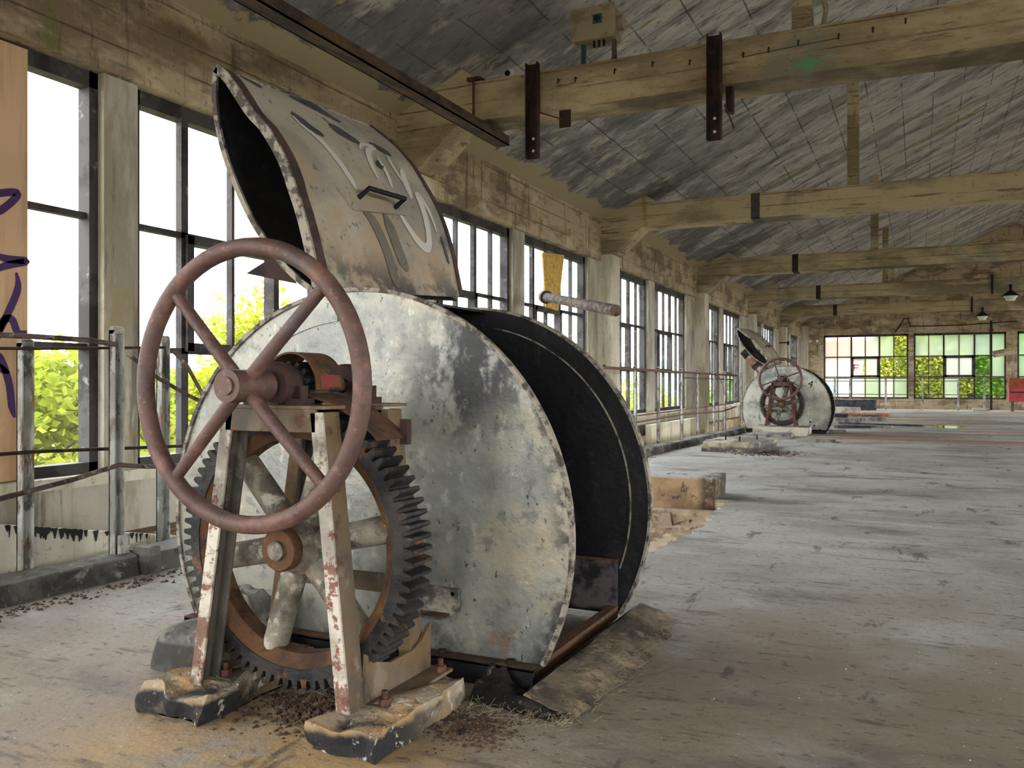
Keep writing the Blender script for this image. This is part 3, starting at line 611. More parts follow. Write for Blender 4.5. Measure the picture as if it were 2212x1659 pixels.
def winch(loc, label, rot, look, legc):
    e = empty('hand_winch', loc, label, 'winch')
    # A-frames
    for nm, y0 in (('front_frame', 0.0), ('rear_frame', .40)):
        fr = empty(nm, (0, 0, 0)); fr.parent = e
        for sd, xb, xt in ((-1, -.37, -.215), (1, .285, .175)):
            channel_leg(xb, xt, y0, y0+.10, .095, 1.10, sd).build('leg', [legc if y0 == 0 else 'dusty_steel', legc if legc == 'red_rust' else ('grimy_shaded_steel' if sd < 0 else 'dusty_steel')], fr, smooth=False, bev=.003)
        c = MB().box(-.20, .20, y0, y0+.012, 1.03, 1.11); c.box(-.225, .245, y0-.004, y0+.11, 1.11, 1.122)
        c.build('cross_channel', 'dusty_steel', fr, smooth=False, bev=.002)
    if look == 'near':
        for x, nm in ((.325, 'foot_web'), (-.36, 'foot_web')):
            MB().prism([(.09, .095), (.53, .095), (.53, .27), (.50, .25), (.46, .22), (.40, .20), (.25, .20), (.15, .23), (.10, .27)], 0, x, x+.014).build(nm, 'dusty_steel', e, smooth=False)
            MB().box(x-.03, x+.10, .09, .55, .09, .102).build('foot_plate', 'dusty_steel', e)
        for x, y in ((.40, .12), (.40, .50), (-.31, .12)):
            bo = MB().cyl((x, y, .1), (x, y, .125), .022, 6); bo.cyl((x, y, .125), (x, y, .15), .011, 10); bo.build('bolt', 'red_rust', e)
    MB().box(-.32, .31, .41, .43, .40, .47).build('rear_tie', 'dusty_steel', e)
    # shaft, bearings, pinion
    MB().cyl((0, -.16, 1.19), (0, .56, 1.19), .024, 16).build('shaft', 'dark_rust', e)
    for y0 in (0.0, .42):
        br = MB().ring(0, 1.19, [(.03, y0), (.075, y0), (.085, y0+.015), (.085, y0+.055), (.078, y0+.09), (.03, y0+.09)], n=32)
        br.box(-.13, .13, y0+.015, y0+.085, 1.122, 1.145)
        bb = br.build('bearing', 'dark_rust', e)
        for x in (-.11, .11): MB().cyl((x, y0+.05, 1.145), (x, y0+.05, 1.19), .016, 6).build('bolt', 'dark_rust', bb)
        MB().box(-.09, -.06, y0+.05, y0+.095, 1.14, 1.28).build('clamp', 'dark_rust', bb) if y0 == 0 else None
    def gearring(cx, cz, ro, rr, ri, y0, y1, n):
        m_ = MB(); k = 0; pr = []
        for i in range(n):
            for (fa, r) in ((0, rr), (.14, rr), (.27, ro-.007), (.35, ro), (.63, ro), (.71, ro-.007), (.84, rr)):
                a = 2*PI*(i+fa)/n; pr.append((a, r))
        N = len(pr); vs = []
        for a, r in pr:
            ca, sa = math.cos(a), math.sin(a)
            vs += [(cx+ri*ca, y0, cz+ri*sa), (cx+r*ca, y0, cz+r*sa), (cx+r*ca, y1, cz+r*sa), (cx+ri*ca, y1, cz+ri*sa)]
        fs = []
        for i in range(N):
            j = (i+1) % N
            for q in range(4): fs.append((i*4+q, j*4+q, j*4+(q+1) % 4, i*4+(q+1) % 4))
        m_.add(vs, fs); return m_
    gearring(0, 1.19, .088, .066, .022, .115, .25, 13).build('pinion', 'gear_iron', e, ang=25)
    MB().ring(0, 1.19, [(.115, .11), (.122, .11), (.122, .27), (.115, .27)], -.12, PI*.86, n=24).build('pinion_guard', 'rusty_iron', e)
    MB().ring(0, 1.19, [(.1225, .13), (.124, .13), (.124, .25), (.1225, .25)], -.05, .32, n=10).build('red_paint', 'old_red', e)
    g2 = MB().ring(0, .608, [(.548, .10), (.556, .10), (.556, .28), (.548, .28)], math.radians(46), math.radians(82), n=20); g2.build('gear_guard', 'rusty_iron', e)
    MB().box(.37, .40, .26, .29, .98, 1.07).build('guard_bracket', 'dark_rust', e)
    # big gear
    cx, cz = 0, .608
    G = gearring(cx, cz, .514, .478, .437, .112, .246, 76).build('gear', 'gear_iron', e, ang=25)
    MB().ring(cx, cz, [(.39, .145), (.438, .116), (.438, .242), (.407, .23), (.39, .215)], n=72).build('rim', 'rusty_iron', G)
    MB().ring(cx, cz, [(.03, .08), (.075, .08), (.09, .12), (.105, .14), (.105, .25), (.09, .27), (.03, .27)], n=36).build('hub', 'spoke_iron', G)
    MB().ring(cx, cz, [(.035, .045), (.072, .045), (.078, .055), (.078, .09), (.035, .09)], n=36).build('hub_collar', 'rusty_iron', G)
    for k in range(6):
        a = math.radians(12+60*k); ca, sa = math.cos(a), math.sin(a); pts = []
        MB().tube([(cx+ca*r, .18, cz+sa*r) for r in (.085, .12, .2, .3, .37, .418)], .05, 16, r2=.047).build('spoke', 'spoke_iron', G)
    MB().cyl((cx, .03, cz), (cx, .757, cz), .034, 20).build('axle', 'spoke_iron', e)
    # hand wheel
    W = MB().tube([(.469*math.cos(2*PI*k/64), -.11, 1.19+.469*math.sin(2*PI*k/64)) for k in range(64)], .031, 16, closed=True).build('handwheel', 'rust_paint', e)
    MB().cyl((0, -.205, 1.19), (0, -.02, 1.19), .055, 28).build('hub', 'rust_paint', W)
    MB().ring(0, 1.19, [(.001, -.212), (.03, -.212), (.03, -.2), (.001, -.2)], n=20).build('shaft_end', 'rust_paint', W)
    for k in range(4):
        a = math.radians(rot+90*k); ca, sa = math.cos(a), math.sin(a)
        MB().tube([(ca*r, y, 1.19+sa*r) for r, y in ((.04, -.125), (.2, -.122), (.35, -.115), (.45, -.11))], .024 if look == 'near' else .018, 12, r2=.021 if look == 'near' else .016).build('spoke', 'rust_paint', W)
    return e

def housing(loc, label, look, tilt=0.0, lidshift=(0, 0)):
    """drum housing; local y=0 is the near plate, y=1.07 the far plate; local x relative to the winch axis"""
    e = empty('drum_housing', loc, label, 'drum housing')
    cx, cz, Rr, D = (-.19 if look == 'near' else .0), .58, 1.03, 1.07
    def disc(zc):
        a0 = math.asin((zc-cz)/Rr); pts = []
        for i in range(97):
            a = a0+(PI-2*a0)*i/96; w = 1+.003*math.sin(a*17)+.002*math.sin(a*41); pts.append((cx+Rr*w*math.cos(a), cz+Rr*w*math.sin(a)))
        return pts
    MB().prism(disc(.085), 1, 0, .012).build('near_plate', 'galvanised_steel' if look == 'near' else 'pale_steel', e)
    MB().prism(disc(.03), 1, D, D+.012).build('far_plate', 'black_tar', e)
    lo = math.asin((.09-cz)/Rr); lo2 = math.asin((.03-cz)/Rr)
    MB().ring(cx, cz, [(1.018, -.012), (1.036, -.012), (1.036, .014), (1.018, .014)], lo, PI-lo, n=96).build('rim_angle', 'bright_edge', e)
    MB().ring(cx, cz, [(1.02, D-.012), (1.034, D-.012), (1.034, D+.03), (1.02, D+.03)], lo2, PI-lo2, n=96).build('rim_angle', 'bright_edge', e)
    MB().ring(cx, cz, [(.925, D-.012), (.931, D-.012), (.931, D+.002), (.925, D+.002)], math.radians(-20), math.radians(80), n=48).build('weld_ring', 'bright_edge', e)
    MB().ring(cx, cz, [(1.005, .012), (1.017, .012), (1.017, D), (1.005, D)], math.radians(84), PI-lo, n=48).build('skin', 'black_tar', e)
    MB().box(cx-.9, cx+.86, D-.03, D-.002, .05, .30).build('lower_plate', 'dull_plate', e)
    MB().box(cx-.9, cx+.87, D-.036, D-.02, .30, .312).build('ledge', 'rusty_iron', e)
    # drum inside
    MB().cyl((0, .02, .615), (0, D-.01, .615), .22, 32).build('drum', 'black_tar', e)
    # base frame
    f = MB().box(cx-.92, cx+.89, -.07, -.055, 0, .085); f.box(cx-.92, cx+.89, -.07, .05, .078, .09); f.build('base_channel', 'black_tar', e)
    MB().box(cx-.92, cx+.89, -.068, -.013, .090, .094).build('dust_cover', 'rusty_iron', e)
    for x in (-.1, .22, .53): 
        bo = MB().cyl((cx+x+.25, -.038, .09), (cx+x+.25, -.038, .108), .018, 6); bo.build('bolt', 'dark_rust', e)
    MB().obox((cx+.84, -.05, .045), (cx+.84, D-.02, .045), .05, .06, up=(0, 0, 1)).build('base_bar', 'rusty_iron', e)
    MB().box(cx+.925, cx+.935, -.09, D+.06, 0, .06).build('edge_strip', 'black_tar', e)
    if look == 'near':
        br = MB().prism([(.095, .36), (.345, .355), (.345, .262), (.30, .24), (.095, .245)], 1, -.014, -.001); br.box(.095, .31, -.085, -.001, .24, .248)
        b_ = br.build('angle_bracket', 'lid_steel', e, bev=.002); MB().cyl((.315, -.014, .332), (.315, -.001, .332), .009, 10).build('rivet', 'dark_rust', b_)
        MB().box(.095, .30, -.083, -.004, .2485, .2515).build('rust_dust', 'rusty_iron', b_)
        MB().box(-.74, -.5, -.085, -.001, .24, .248).build('angle_bracket', 'galvanised_steel', e)
        MB().ring(cx, cz, [(.895, -.006), (.93, -.006), (.93, -.001), (.895, -.001)], math.radians(95), math.radians(122), n=16).build('slot_strip', 'galvanised_steel', e)
        MB().prism([(-.62, 1.67), (-.93, 1.735), (-.76, 1.81)], 1, .15, .158).build('stop_plate', 'dark_rust', e)
    else:
        for x, z in ((.57, .27), (.66, .19), (.59, .14)): MB().cyl((x, -.004, z), (x, .001, z), .022, 12).build('hole', 'black_mark', e)
        cu = bpy.data.curves.new('number_mark', 'FONT'); cu.body = '4'; cu.size = .24; cu.extrude = .002; cu.align_x = 'CENTER'
        t_ = bpy.data.objects.new('number_mark', cu); COL.objects.link(t_); t_.rotation_euler = (PI/2, math.radians(18), 0); t_.location = (.55, -.005, 1.1)
        bpy.context.view_layer.update(); me = bpy.data.meshes.new_from_object(t_); bpy.data.objects.remove(t_)
        t2 = bpy.data.objects.new('number_mark', me); COL.objects.link(t2); me.materials.clear(); me.materials.append(MATS['black_mark']); t2.parent = e
        t2.rotation_euler = (PI/2, math.radians(18), 0); t2.location = (.55, -.005, 1.1)
        du = MB().tube([(-.42, .4, 1.3), (-1.04, .4, 2.02)], .15, 24, r2=.12); dd = du.build('duct', 'galvanised_steel', e)
        for t0, t1, r_, mm in ((.42, .54, .155, 'dark_rust'), (.58, .72, .15, 'debris_brick'), (.80, .99, .14, 'dark_rust')):
            MB().cyl((-.42-.62*t0, .4, 1.3+.72*t0), (-.42-.62*t1, .4, 1.3+.72*t1), r_, 24).build('band', mm, dd)
    # lid
    ox, oz = -.35, 1.60
    def T(p):
        x, z = p[0]+2.05-ox, p[1]-oz; c_, s_ = math.cos(tilt), math.sin(tilt); return (ox+x*c_-z*s_+lidshift[0], oz+x*s_+z*c_+lidshift[1])
    On = curve_pts([(-2.99, 2.68), (-2.92, 2.62), (-2.79, 2.45), (-2.70, 2.36), (-2.60, 2.21), (-2.54, 2.07), (-2.49, 1.94), (-2.44, 1.77), (-2.40, 1.61)], 29)
    Of = curve_pts([(-2.88, 2.68), (-2.74, 2.57), (-2.63, 2.46), (-2.55, 2.35), (-2.43, 2.15), (-2.35, 1.93), (-2.29, 1.67)], 29)
    In = curve_pts([(-2.99, 2.68), (-3.0, 2.55), (-2.98, 2.41), (-2.93, 2.25), (-2.85, 2.08), (-2.76, 1.93), (-2.64, 1.78), (-2.52, 1.67), (-2.42, 1.605)], 29)
    If = curve_pts([(-2.90, 2.68), (-2.91, 2.55), (-2.88, 2.41), (-2.83, 2.25), (-2.75, 2.08), (-2.65, 1.93), (-2.54, 1.8), (-2.42, 1.72), (-2.31, 1.66)], 29)
    K = 12
    def surf(A, B): return [[(T((A[i][0]*(1-t)+B[i][0]*t, A[i][1]*(1-t)+B[i][1]*t))[0], -.03+1.1*t, T((A[i][0]*(1-t)+B[i][0]*t, A[i][1]*(1-t)+B[i][1]*t))[1]) for t in [k/K for k in range(K+1)]] for i in range(29)]
    so = surf(On, Of)
    lid = MB().sheet(so, -.010).build('lid', 'lid_steel', e, ang=60)
    MB().sheet(surf(In, If), .010).build('inner_shell', 'black_tar', lid, ang=60)
    def P3(p, y): q = T(p); return (q[0], y, q[1])
    # near rims: folded bright edge and brown strap
    def strip(A, y0, y1, off, th, nm, m):
        rows = []
        for i, p in enumerate(A):
            a, c = A[max(i-1, 0)], A[min(i+1, 28)]; dx, dz = c[0]-a[0], c[1]-a[1]; l = math.hypot(dx, dz); nx, nz = -dz/l, dx/l
            p1 = (p[0]+nx*off, p[1]+nz*off); p2 = (p[0]+nx*(off+th), p[1]+nz*(off+th))
            rows.append((P3(p1, y0), P3(p1, y1), P3(p2, y1), P3(p2, y0)))
        vs = [q for r in rows for q in r]; fs = []
        for i in range(28):
            for k in range(4): fs.append((i*4+k, i*4+(k+1) % 4, i*4+4+(k+1) % 4, i*4+4+k))
        fs += [(0, 1, 2, 3), (115, 114, 113, 112)]
        m2 = MB(); m2.add(vs, fs); return m2.build(nm, m, lid)
    strip(On, -.045, -.03, -.022, .044, 'edge_fold', 'bright_edge'); strip(In, -.045, -.03, -.012, .026, 'edge_fold', 'bright_edge')
    strip(On, -.03, .045, .010, .008, 'edge_strap', 'strap_brown'); strip(Of, 1.05, 1.085, .008, .008, 'edge_strap', 'strap_brown')
    MB().tube([P3(On[0], -.03), P3(Of[0], 1.07)], .016, 10).build('tip_rod', 'bright_edge', lid)
    def fs(u, v):                                            # u along width 0..1, v from tip 0..1
        i = max(0, min(27.999, v*28)); k = max(0, min(K-.001, u*K)); i0, k0 = int(i), int(k); fi, fk = i-i0, k-k0
        Q = lambda a, c: Vector(so[a][c])
        p = Q(i0, k0)*(1-fi)*(1-fk)+Q(i0+1, k0)*fi*(1-fk)+Q(i0, k0+1)*(1-fi)*fk+Q(i0+1, k0+1)*fi*fk
        n = (Q(i0, k0+1)-Q(i0, k0)).cross(Q(i0+1, k0)-Q(i0, k0)).normalized()
        if n.x < 0: n = -n
        return p+n*.010, n
    # handle on a plate
    hu, hv = .43, .635
    pA, nA = fs(hu, hv)
    tu = (fs(hu+.1, hv)[0]-pA).normalized(); tv = (fs(hu, hv+.05)[0]-pA).normalized()
    pl_ = MB().sheet([[fs(hu-.17+.36*i/4+.06*j/2, hv-.03+.10*j/2+.0*i)[0]+fs(hu, hv)[1]*.012 for i in range(5)] for j in range(3)], .01)
    h0 = pl_.build('handle_plate', 'lid_steel', lid)
    a_, c_ = fs(hu-.05, hv+.01)[0], fs(hu+.19, hv+.04)[0]
    hn = (nA + Vector((.4, 0, .35))).normalized()
    MB().tube([a_, a_+hn*.085, c_+hn*.085, c_], .013, 10).build('handle', 'black_tar', h0)
    fu = lambda u, v: fs(u, v)
    if look == 'near':
        Wd = lambda w: w
        def paint(pts, w, m):
            # work in metres on the sheet: u scaled by 1.1, v by 1.25
            return ribbon([(p[0]*1.1, p[1]*1.25) for p in pts], w*1.35, lambda u, v: fs(u/1.1, v/1.25), m, lid)
        paint([(.26, .22), (.29, .30), (.33, .40), (.36, .48), (.385, .56), (.40, .62)], .028, 'white_spray')
        paint([(.36, .66), (.43, .74), (.47, .84), (.49, .93), (.50, .97)], .045, 'grey_spray')
        paint([(.53, .70), (.545, .78), (.565, .86), (.60, .91)], .05, 'grey_spray')
        paint([(.60, .36), (.66, .30), (.74, .30), (.66, .36), (.61, .46), (.60, .54)], .03, 'white_spray')
        paint([(.70, .40), (.70, .50), (.68, .58)], .02, 'white_spray')
        paint([(.62, .62), (.66, .72), (.72, .80), (.78, .83), (.82, .80), (.85, .70), (.87, .60), (.90, .66), (.905, .76)], .032, 'white_spray')
        paint([(.80, .36), (.79, .44), (.80, .54)], .016, 'white_spray')
        paint([(.86, .46), (.83, .52), (.80, .62)], .035, 'white_spray')
        paint([(.27, .20), (.33, .27), (.37, .33)], .05, 'tar_smear')
        paint([(.51, .20), (.58, .25), (.64, .30)], .06, 'tar_smear'); paint([(.74, .26), (.80, .30), (.84, .35)], .05, 'tar_smear')
        paint([(.10, .05), (.15, .08), (.18, .11)], .03, 'tar_smear'); paint([(.66, .44), (.70, .47)], .05, 'tar_smear')
        paint([(.93, .78), (.935, .84), (.94, .88)], .016, 'tar_smear')
        fl = [fs(.36, .08), fs(.62, .16), fs(.52, .04)]
        MB().add([p+n*.006 for p, n in fl]+[p+n*.010 for p, n in fl], [(0,1,2),(5,4,3),(0,3,4,1),(1,4,5,2),(2,5,3,0)])
        mm = MB(); mm.add([p+n*.004 for p, n in fl]+[p+n*.012 for p, n in fl], [(0,1,2),(5,4,3),(0,3,4,1),(1,4,5,2),(2,5,3,0)]); mm.build('torn_flap', 'tar_smear', lid)
    return e
O1 = (-2.05, 2.37, 0); O2 = (-2.90, 20.85, 0)
winch(O1, 'rust-brown handwheel winch with large spoked gear on peeling white A-frames, in the foreground', 45, 'near', 'peeling_paint')
housing((O1[0], 3.13, 0), 'large grey steel drum housing behind the near winch, lid raised and black inside', 'near')
winch(O2, 'small far-off handwheel winch with red-brown legs and dark gear', 20, 'far', 'red_rust')
housing((O2[0], O2[1]+.76, 0), 'far pale grey drum housing marked 4, beside the end of the railing', 'far', math.radians(12))

# plinths
o = lump(MB().box(-1.80, -1.54, 2.28, 2.90, 0, .095), 1, .045, 9, keepz=0, cuts=9).build('concrete_plinth', 'plinth_concrete'); tag(o, 'rough concrete plinth under the right feet of the near winch', 'plinth', 'winch plinths')
o = lump(MB().box(-2.58, -2.27, 2.28, 2.92, 0, .10), 2, .045, 9, keepz=0, cuts=9).build('concrete_plinth', 'plinth_concrete'); tag(o, 'rough black-fronted concrete plinth under the left feet of the near winch', 'plinth', 'winch plinths')
o = lump(MB().box(-3.50, -2.32, 20.55, 21.5, 0, .185), 3, .05, 3, keepz=0, cuts=5).build('concrete_plinth', 'pale_plinth'); tag(o, 'pale wide concrete plinth under the far winch', 'plinth', 'winch plinths')
# lift the far machine on to its plinth
for ob in SC.objects:
    if ob.name.startswith('hand_winch') and ob.location.y > 10: ob.location.z = .10
# tarred lump left behind the near winch, felt at the drum's foot
def mound(cx_, cy_, ax_, ay_, h, seed, prof=((0, 1), (.35, 1), (.62, .97), (.8, .86), (.92, .6), (.99, .25), (1.03, 0))):
    rows = []
    for q, zz in prof:
        rows.append([(cx_+ax_*q*(1+.16*noise.noise((math.cos(a)*1.5, math.sin(a)*1.5, seed)))*math.copysign(abs(math.cos(a))**.7, math.cos(a)),
                      cy_+ay_*q*(1+.16*noise.noise((math.cos(a)*1.5, math.sin(a)*1.5, seed+5)))*math.copysign(abs(math.sin(a))**.7, math.sin(a)),
                      max(0, h*zz*(1+.12*noise.noise((math.cos(a)*q*2, math.sin(a)*q*2, seed+9))))) for a in [2*PI*k/40 for k in range(41)]])
    return rows
mm = MB().sheet(mound(-2.78, 2.82, .23, .17, .16, 1)); mm.sheet(mound(-2.68, 2.92, .15, .10, .30, 2))
o = mm.build('tarred_block', 'kerb_concrete', ang=60); tag(o, 'grey tarred lump of concrete on the floor left of the near gear', 'block')
rows = []
for i in range(26):
    r = []
    for j in range(16):
        u, v = i/25, j/15
        x = -1.535+.36*u; y = 2.83+.17*v+.05*(1-u)
        z = .045*math.sin(v*PI)**.6*(1-.3*u)+.025*max(0, noise.noise((x*9, y*9, 2)))+.022*noise.noise((x*24, y*24, 0))+.085*math.exp(-((u-.14)**2)/.05)*v*v*(1+.5*noise.noise((x*30, y*30, 7)))
        if v == 0 : z = .004
        r.append((x, y, max(.004, z)))
    rows.append(r)
o = MB().sheet(rows, .006).build('roofing_felt', 'black_felt', ang=70); tag(o, 'crumpled black roofing felt along the front foot of the near drum', 'felt')
rows = []
for i in range(30):
    r = []
    for j in range(14):
        u, v = i/29, j/13
        y = 2.86+1.45*u+.05*noise.noise((u*5, v*3, 1)); x = -1.30+(.19+.05*noise.noise((u*7, 3, 1))+.05*math.sin(u*3))*v
        z = .062*(1-v**1.6)+.012*noise.noise((x*14, y*8, 4))*(1 if v < 1 else 0)
        r.append((x+.0, y, max(.003, z)))
    rows.append(r)
o = MB().sheet(rows, .004).build('felt_ramp', 'floor_felt', ang=70); tag(o, 'torn dusty felt strip sloping to the floor along the right side of the near drum', 'felt')
b = MB()
for k in range(420):
    t = R.random(); x = -1.12+R.gauss(0, .035)+.0*t; y = 2.8+1.5*t
    if R.random() < .35: x, y = R.uniform(-1.5, -1.1), 2.80+R.gauss(0, .04)
    a = R.uniform(0, PI); l = R.uniform(.01, .04); z = R.uniform(.004, .02)
    b.obox((x, y, z), (x+l*math.cos(a), y+l*math.sin(a), z+R.uniform(-.003, .02)), .0012, .001)
tag(b.build('felt_fibres', 'fibre', smooth=False), 'loose pale fibres fraying from the felt edge on the floor', 'fibres', kind='stuff')

# ---------------------------------------------------------------- railings
def uchannel(m_, x, y, z0, z1, w=.075, d=.05, t=.008):
    m_.box(x-d, x-d+t, y-w/2, y+w/2, z0, z1); m_.box(x-d, x, y-w/2, y-w/2+t, z0, z1); m_.box(x-d, x, y+w/2-t, y+w/2, z0, z1)
    m_.tube([(x-d/2, y-w/2, z1), (x-d/2, y+w/2, z1)], d/2, 10)
e = empty('railing', (0, 0, 0), 'near railing of peeling white channel posts and bent rods, left of the near winch', 'railing')
for x, y, z1 in ((-4.66, 3.34, 1.43), (-4.53, 3.86, 1.53), (-4.66, 4.35, 1.50), (-4.66, 2.3, 1.43)):
    m_ = MB(); uchannel(m_, x, y, -.28 if x < -4.55 else .132, z1); p = m_.build('post', 'post_paint', e, smooth=True)
    if y == 3.86: MB().box(x+.005, x+.03, y-.02, y+.05, .132, .25).build('foot_lug', 'post_paint', p)
MB().tube([(-4.58, 2.0, 1.46), (-4.58, 3.3, 1.465), (-4.56, 3.65, 1.46), (-4.53, 3.83, 1.44)], .016, 10).build('rail', 'rail_rust', e)
MB().tube([(-4.66, 2.0, 1.36), (-4.66, 3.4, 1.40), (-4.62, 4.3, 1.44)], .009, 8).build('rail', 'dark_rust', e)
MB().tube([(-4.64, 2.0, .81), (-4.64, 3.4, .80), (-4.64, 4.5, .76)], .011, 8).build('rail', 'dark_rust', e)
MB().tube([(-4.54, 2.3, .50), (-4.52, 3.0, .56), (-4.50, 3.5, .63), (-4.50, 3.83, .69), (-4.52, 4.05, .66), (-4.56, 4.4, .63)], .015, 10).build('rail', 'rail_rust', e)
MB().tube([(-4.5, 3.90, 1.38), (-4.46, 4.10, 1.23), (-4.44, 4.35, 1.11), (-4.44, 4.52, 1.05), (-4.46, 4.50, 1.10), (-4.52, 4.40, 1.32), (-4.56, 4.30, 1.43)], .013, 10).build('hook_rod', 'rail_rust', e)

e = empty('railing', (0, 0, 0), 'long railing of white posts and rusty rails, running from the pit to the far winch', 'railing')
PY = [(11.94, .045), (13.42, .06), (14.79, .06), (16.43, .06), (17.75, .03), (19.3, .075), (20.5, .075), (22.6, .075)]
KX = 4.30/4.1
def RP(x, y, z): return (x*KX, y*KX, 1.2+(z-1.2)*KX)
for y, w in PY:
    m_ = MB(); q = RP(-4.1, y, -.0); uchannel(m_, q[0], q[1], -.3, RP(0, 0, 1.46)[2], w=w*1.4, d=.045); m_.build('post', 'post_paint', e)
MB().tube([RP(-4.1, 11.85, 1.42), RP(-4.1, 17.3, 1.40), RP(-4.1, 21.6, 1.38)], .022, 10).build('rail', 'red_rail', e)
MB().tube([RP(-4.13, 16.4, 1.30), RP(-4.13, 21.6, 1.28)], .012, 8).build('rail', 'rail_rust', e)
MB().tube([RP(-4.13, 11.9, .66), RP(-4.13, 21.6, .70)], .012, 8).build('rail', 'red_rail', e)
MB().tube([RP(-4.06, 11.9, .56), RP(-4.06, 16.4, .60), RP(-4.06, 20.0, .55), RP(-4.06, 21.6, .62)], .016, 8).build('rail', 'red_rail', e)
MB().tube([RP(-4.07, 19.55, .1), RP(-4.07, 19.55, 1.35), RP(-4.03, 19.7, 1.2)], .012, 8).build('hook_rod', 'rail_rust', e)
e = empty('railing', (0, 0, 0), 'thin railing with spaced posts in front of the end wall windows', 'railing')
YR = 42.4
for px in (-3.5, -2.85, -1.35, .15, 1.55, 2.55):
    MB().box(px-.04, px+.04, YR-.03, YR+.03, 0, 1.42).build('post', 'post_paint', e)
for z in (1.4, 1.28, .68): MB().tube([(-4.6, YR, z), (3.6, YR, z)], .016, 8).build('rail', 'rail_rust', e)

# ---------------------------------------------------------------- overhead steel
e = MB(); X_, ZZ = -4.03, 3.73
e.box(X_-.075, X_+.075, 1.4, 8.35, ZZ, ZZ+.012); e.box(X_+.063, X_+.075, 1.4, 8.35, ZZ-.0, ZZ+.10); e.box(X_-.075, X_-.063, 1.4, 8.35, ZZ, ZZ+.10)
o = e.build('steel_channel', 'channel_rust', smooth=False); tag(o, 'long rusty steel channel hanging under the roof above the raised lid', 'channel')
m_ = MB().tube([(-4.13, 7.86, 3.76), (-4.13, 7.86, 4.30)], .014, 8); m_.build('hanger_rod', 'red_rust', o)
MB().box(-4.2, -4.05, 7.84, 8.0, 4.30, 4.33).build('hanger_plate', 'red_rust', o)
for nm, x, z0, z1 in (('left', -3.46, 3.42, 4.36), ('right', -1.67, 3.39, 4.34)):
    m_ = MB(); t = .012
    m_.box(x-.065, x+.065, 7.86, 7.872, z0, z1); m_.box(x-.065, x-.053, 7.80, 7.86, z0, z1); m_.box(x+.053, x+.065, 7.80, 7.86, z0, z1)
    o = m_.build('channel_hanger', 'dark_rust', smooth=False)
    tag(o, 'dark rusty vertical steel channel, the %s of two fixed to the nearest beam' % nm, 'hanger', 'channels on the nearest beam')
    MB().box(x+.24, x+.36, 7.95, 7.96, 3.72, 3.90).build('bracket', 'dark_rust', o) if nm == 'left' else MB().box(x+.08, x+.14, 7.95, 8.05, 3.66, 3.90).build('bracket', 'dark_rust', o)
    MB().tube([(x+.05, 7.87, 3.88), (x+.28, 7.94, 3.80)] if nm == 'left' else [(x+.08, 7.9, 3.72), (x+.16, 7.93, 3.5)], .008, 6).build('tie_rod', 'red_rust', o)
    for z in (z0+.08, z0+.2): MB().cyl((x, 7.855, z), (x, 7.862, z), .014, 10).build('bolt_hole', 'white_enamel', o)
o = empty('switch_box', (-2.87, 8.1, 4.3), 'beige electrical switch box on two legs, standing on the nearest beam', 'box')
MB().box(-.22, .20, -.12, .14, .26, .56).build('body', 'box_enamel', o, bev=.012)
MB().box(-.235, .215, -.14, -.12, .25, .57).build('cover', 'box_enamel', o, bev=.006)
MB().box(.0, .09, -.15, -.14, .39, .48).build('dial_plate', 'teal_paint', o); MB().cyl((.045, -.17, .435), (.045, -.15, .435), .03, 16).build('knob', 'black_rubber', o)
MB().cyl((.20, .02, .42), (.26, .02, .42), .07, 16).build('side_cap', 'box_enamel', o)
for x in (-.15, .17): MB().box(x-.02, x+.02, -.02, .02, 0, .27).build('leg', 'teal_paint' if x < 0 else 'rail_rust', o)
for x in (-.02, .03, .08): MB().cyl((x, -.05, .20), (x, -.05, .26), .014, 8).build('gland', 'black_rubber', o)
o = empty('lamp_socket', (-3.78, 8.05, 4.3), 'small broken lamp fitting lying on the nearest beam by its left end', 'lamp')
MB().box(-.06, .03, -.05, .03, 0, .11).build('base', 'white_enamel', o, bev=.01); MB().cyl((.03, 0, .03), (.22, .02, .04), .02, 10).build('cable', 'black_rubber', o); MB().cyl((-.03, -.06, .07), (-.03, -.05, .07), .03, 12).build('contact', 'black_rubber', o)
o = MB().tube([(-5.0, 11.8, 2.47), (-3.15, 9.5, 2.03)], .065, 16, r2=.07); o.cyl((-5.02, 11.82, 2.475), (-4.96, 11.75, 2.46), .10, 16)
tag(o.build('pipe', 'rail_rust'), 'rusty pipe jutting out from the window wall above the drum', 'pipe')
o = MB().tube([(-.78, 8.1, 4.29), (-.74, 8.1, 4.5), (-.80, 8.1, 4.75), (-.74, 8.1, 5.1), (-.76, 8.1, roof(-.76)+.02)], .022, 8)
tag(o.build('hanging_cord', 'plinth_concrete'), 'pale cord hanging from the roof beside the post on the nearest beam', 'cord')
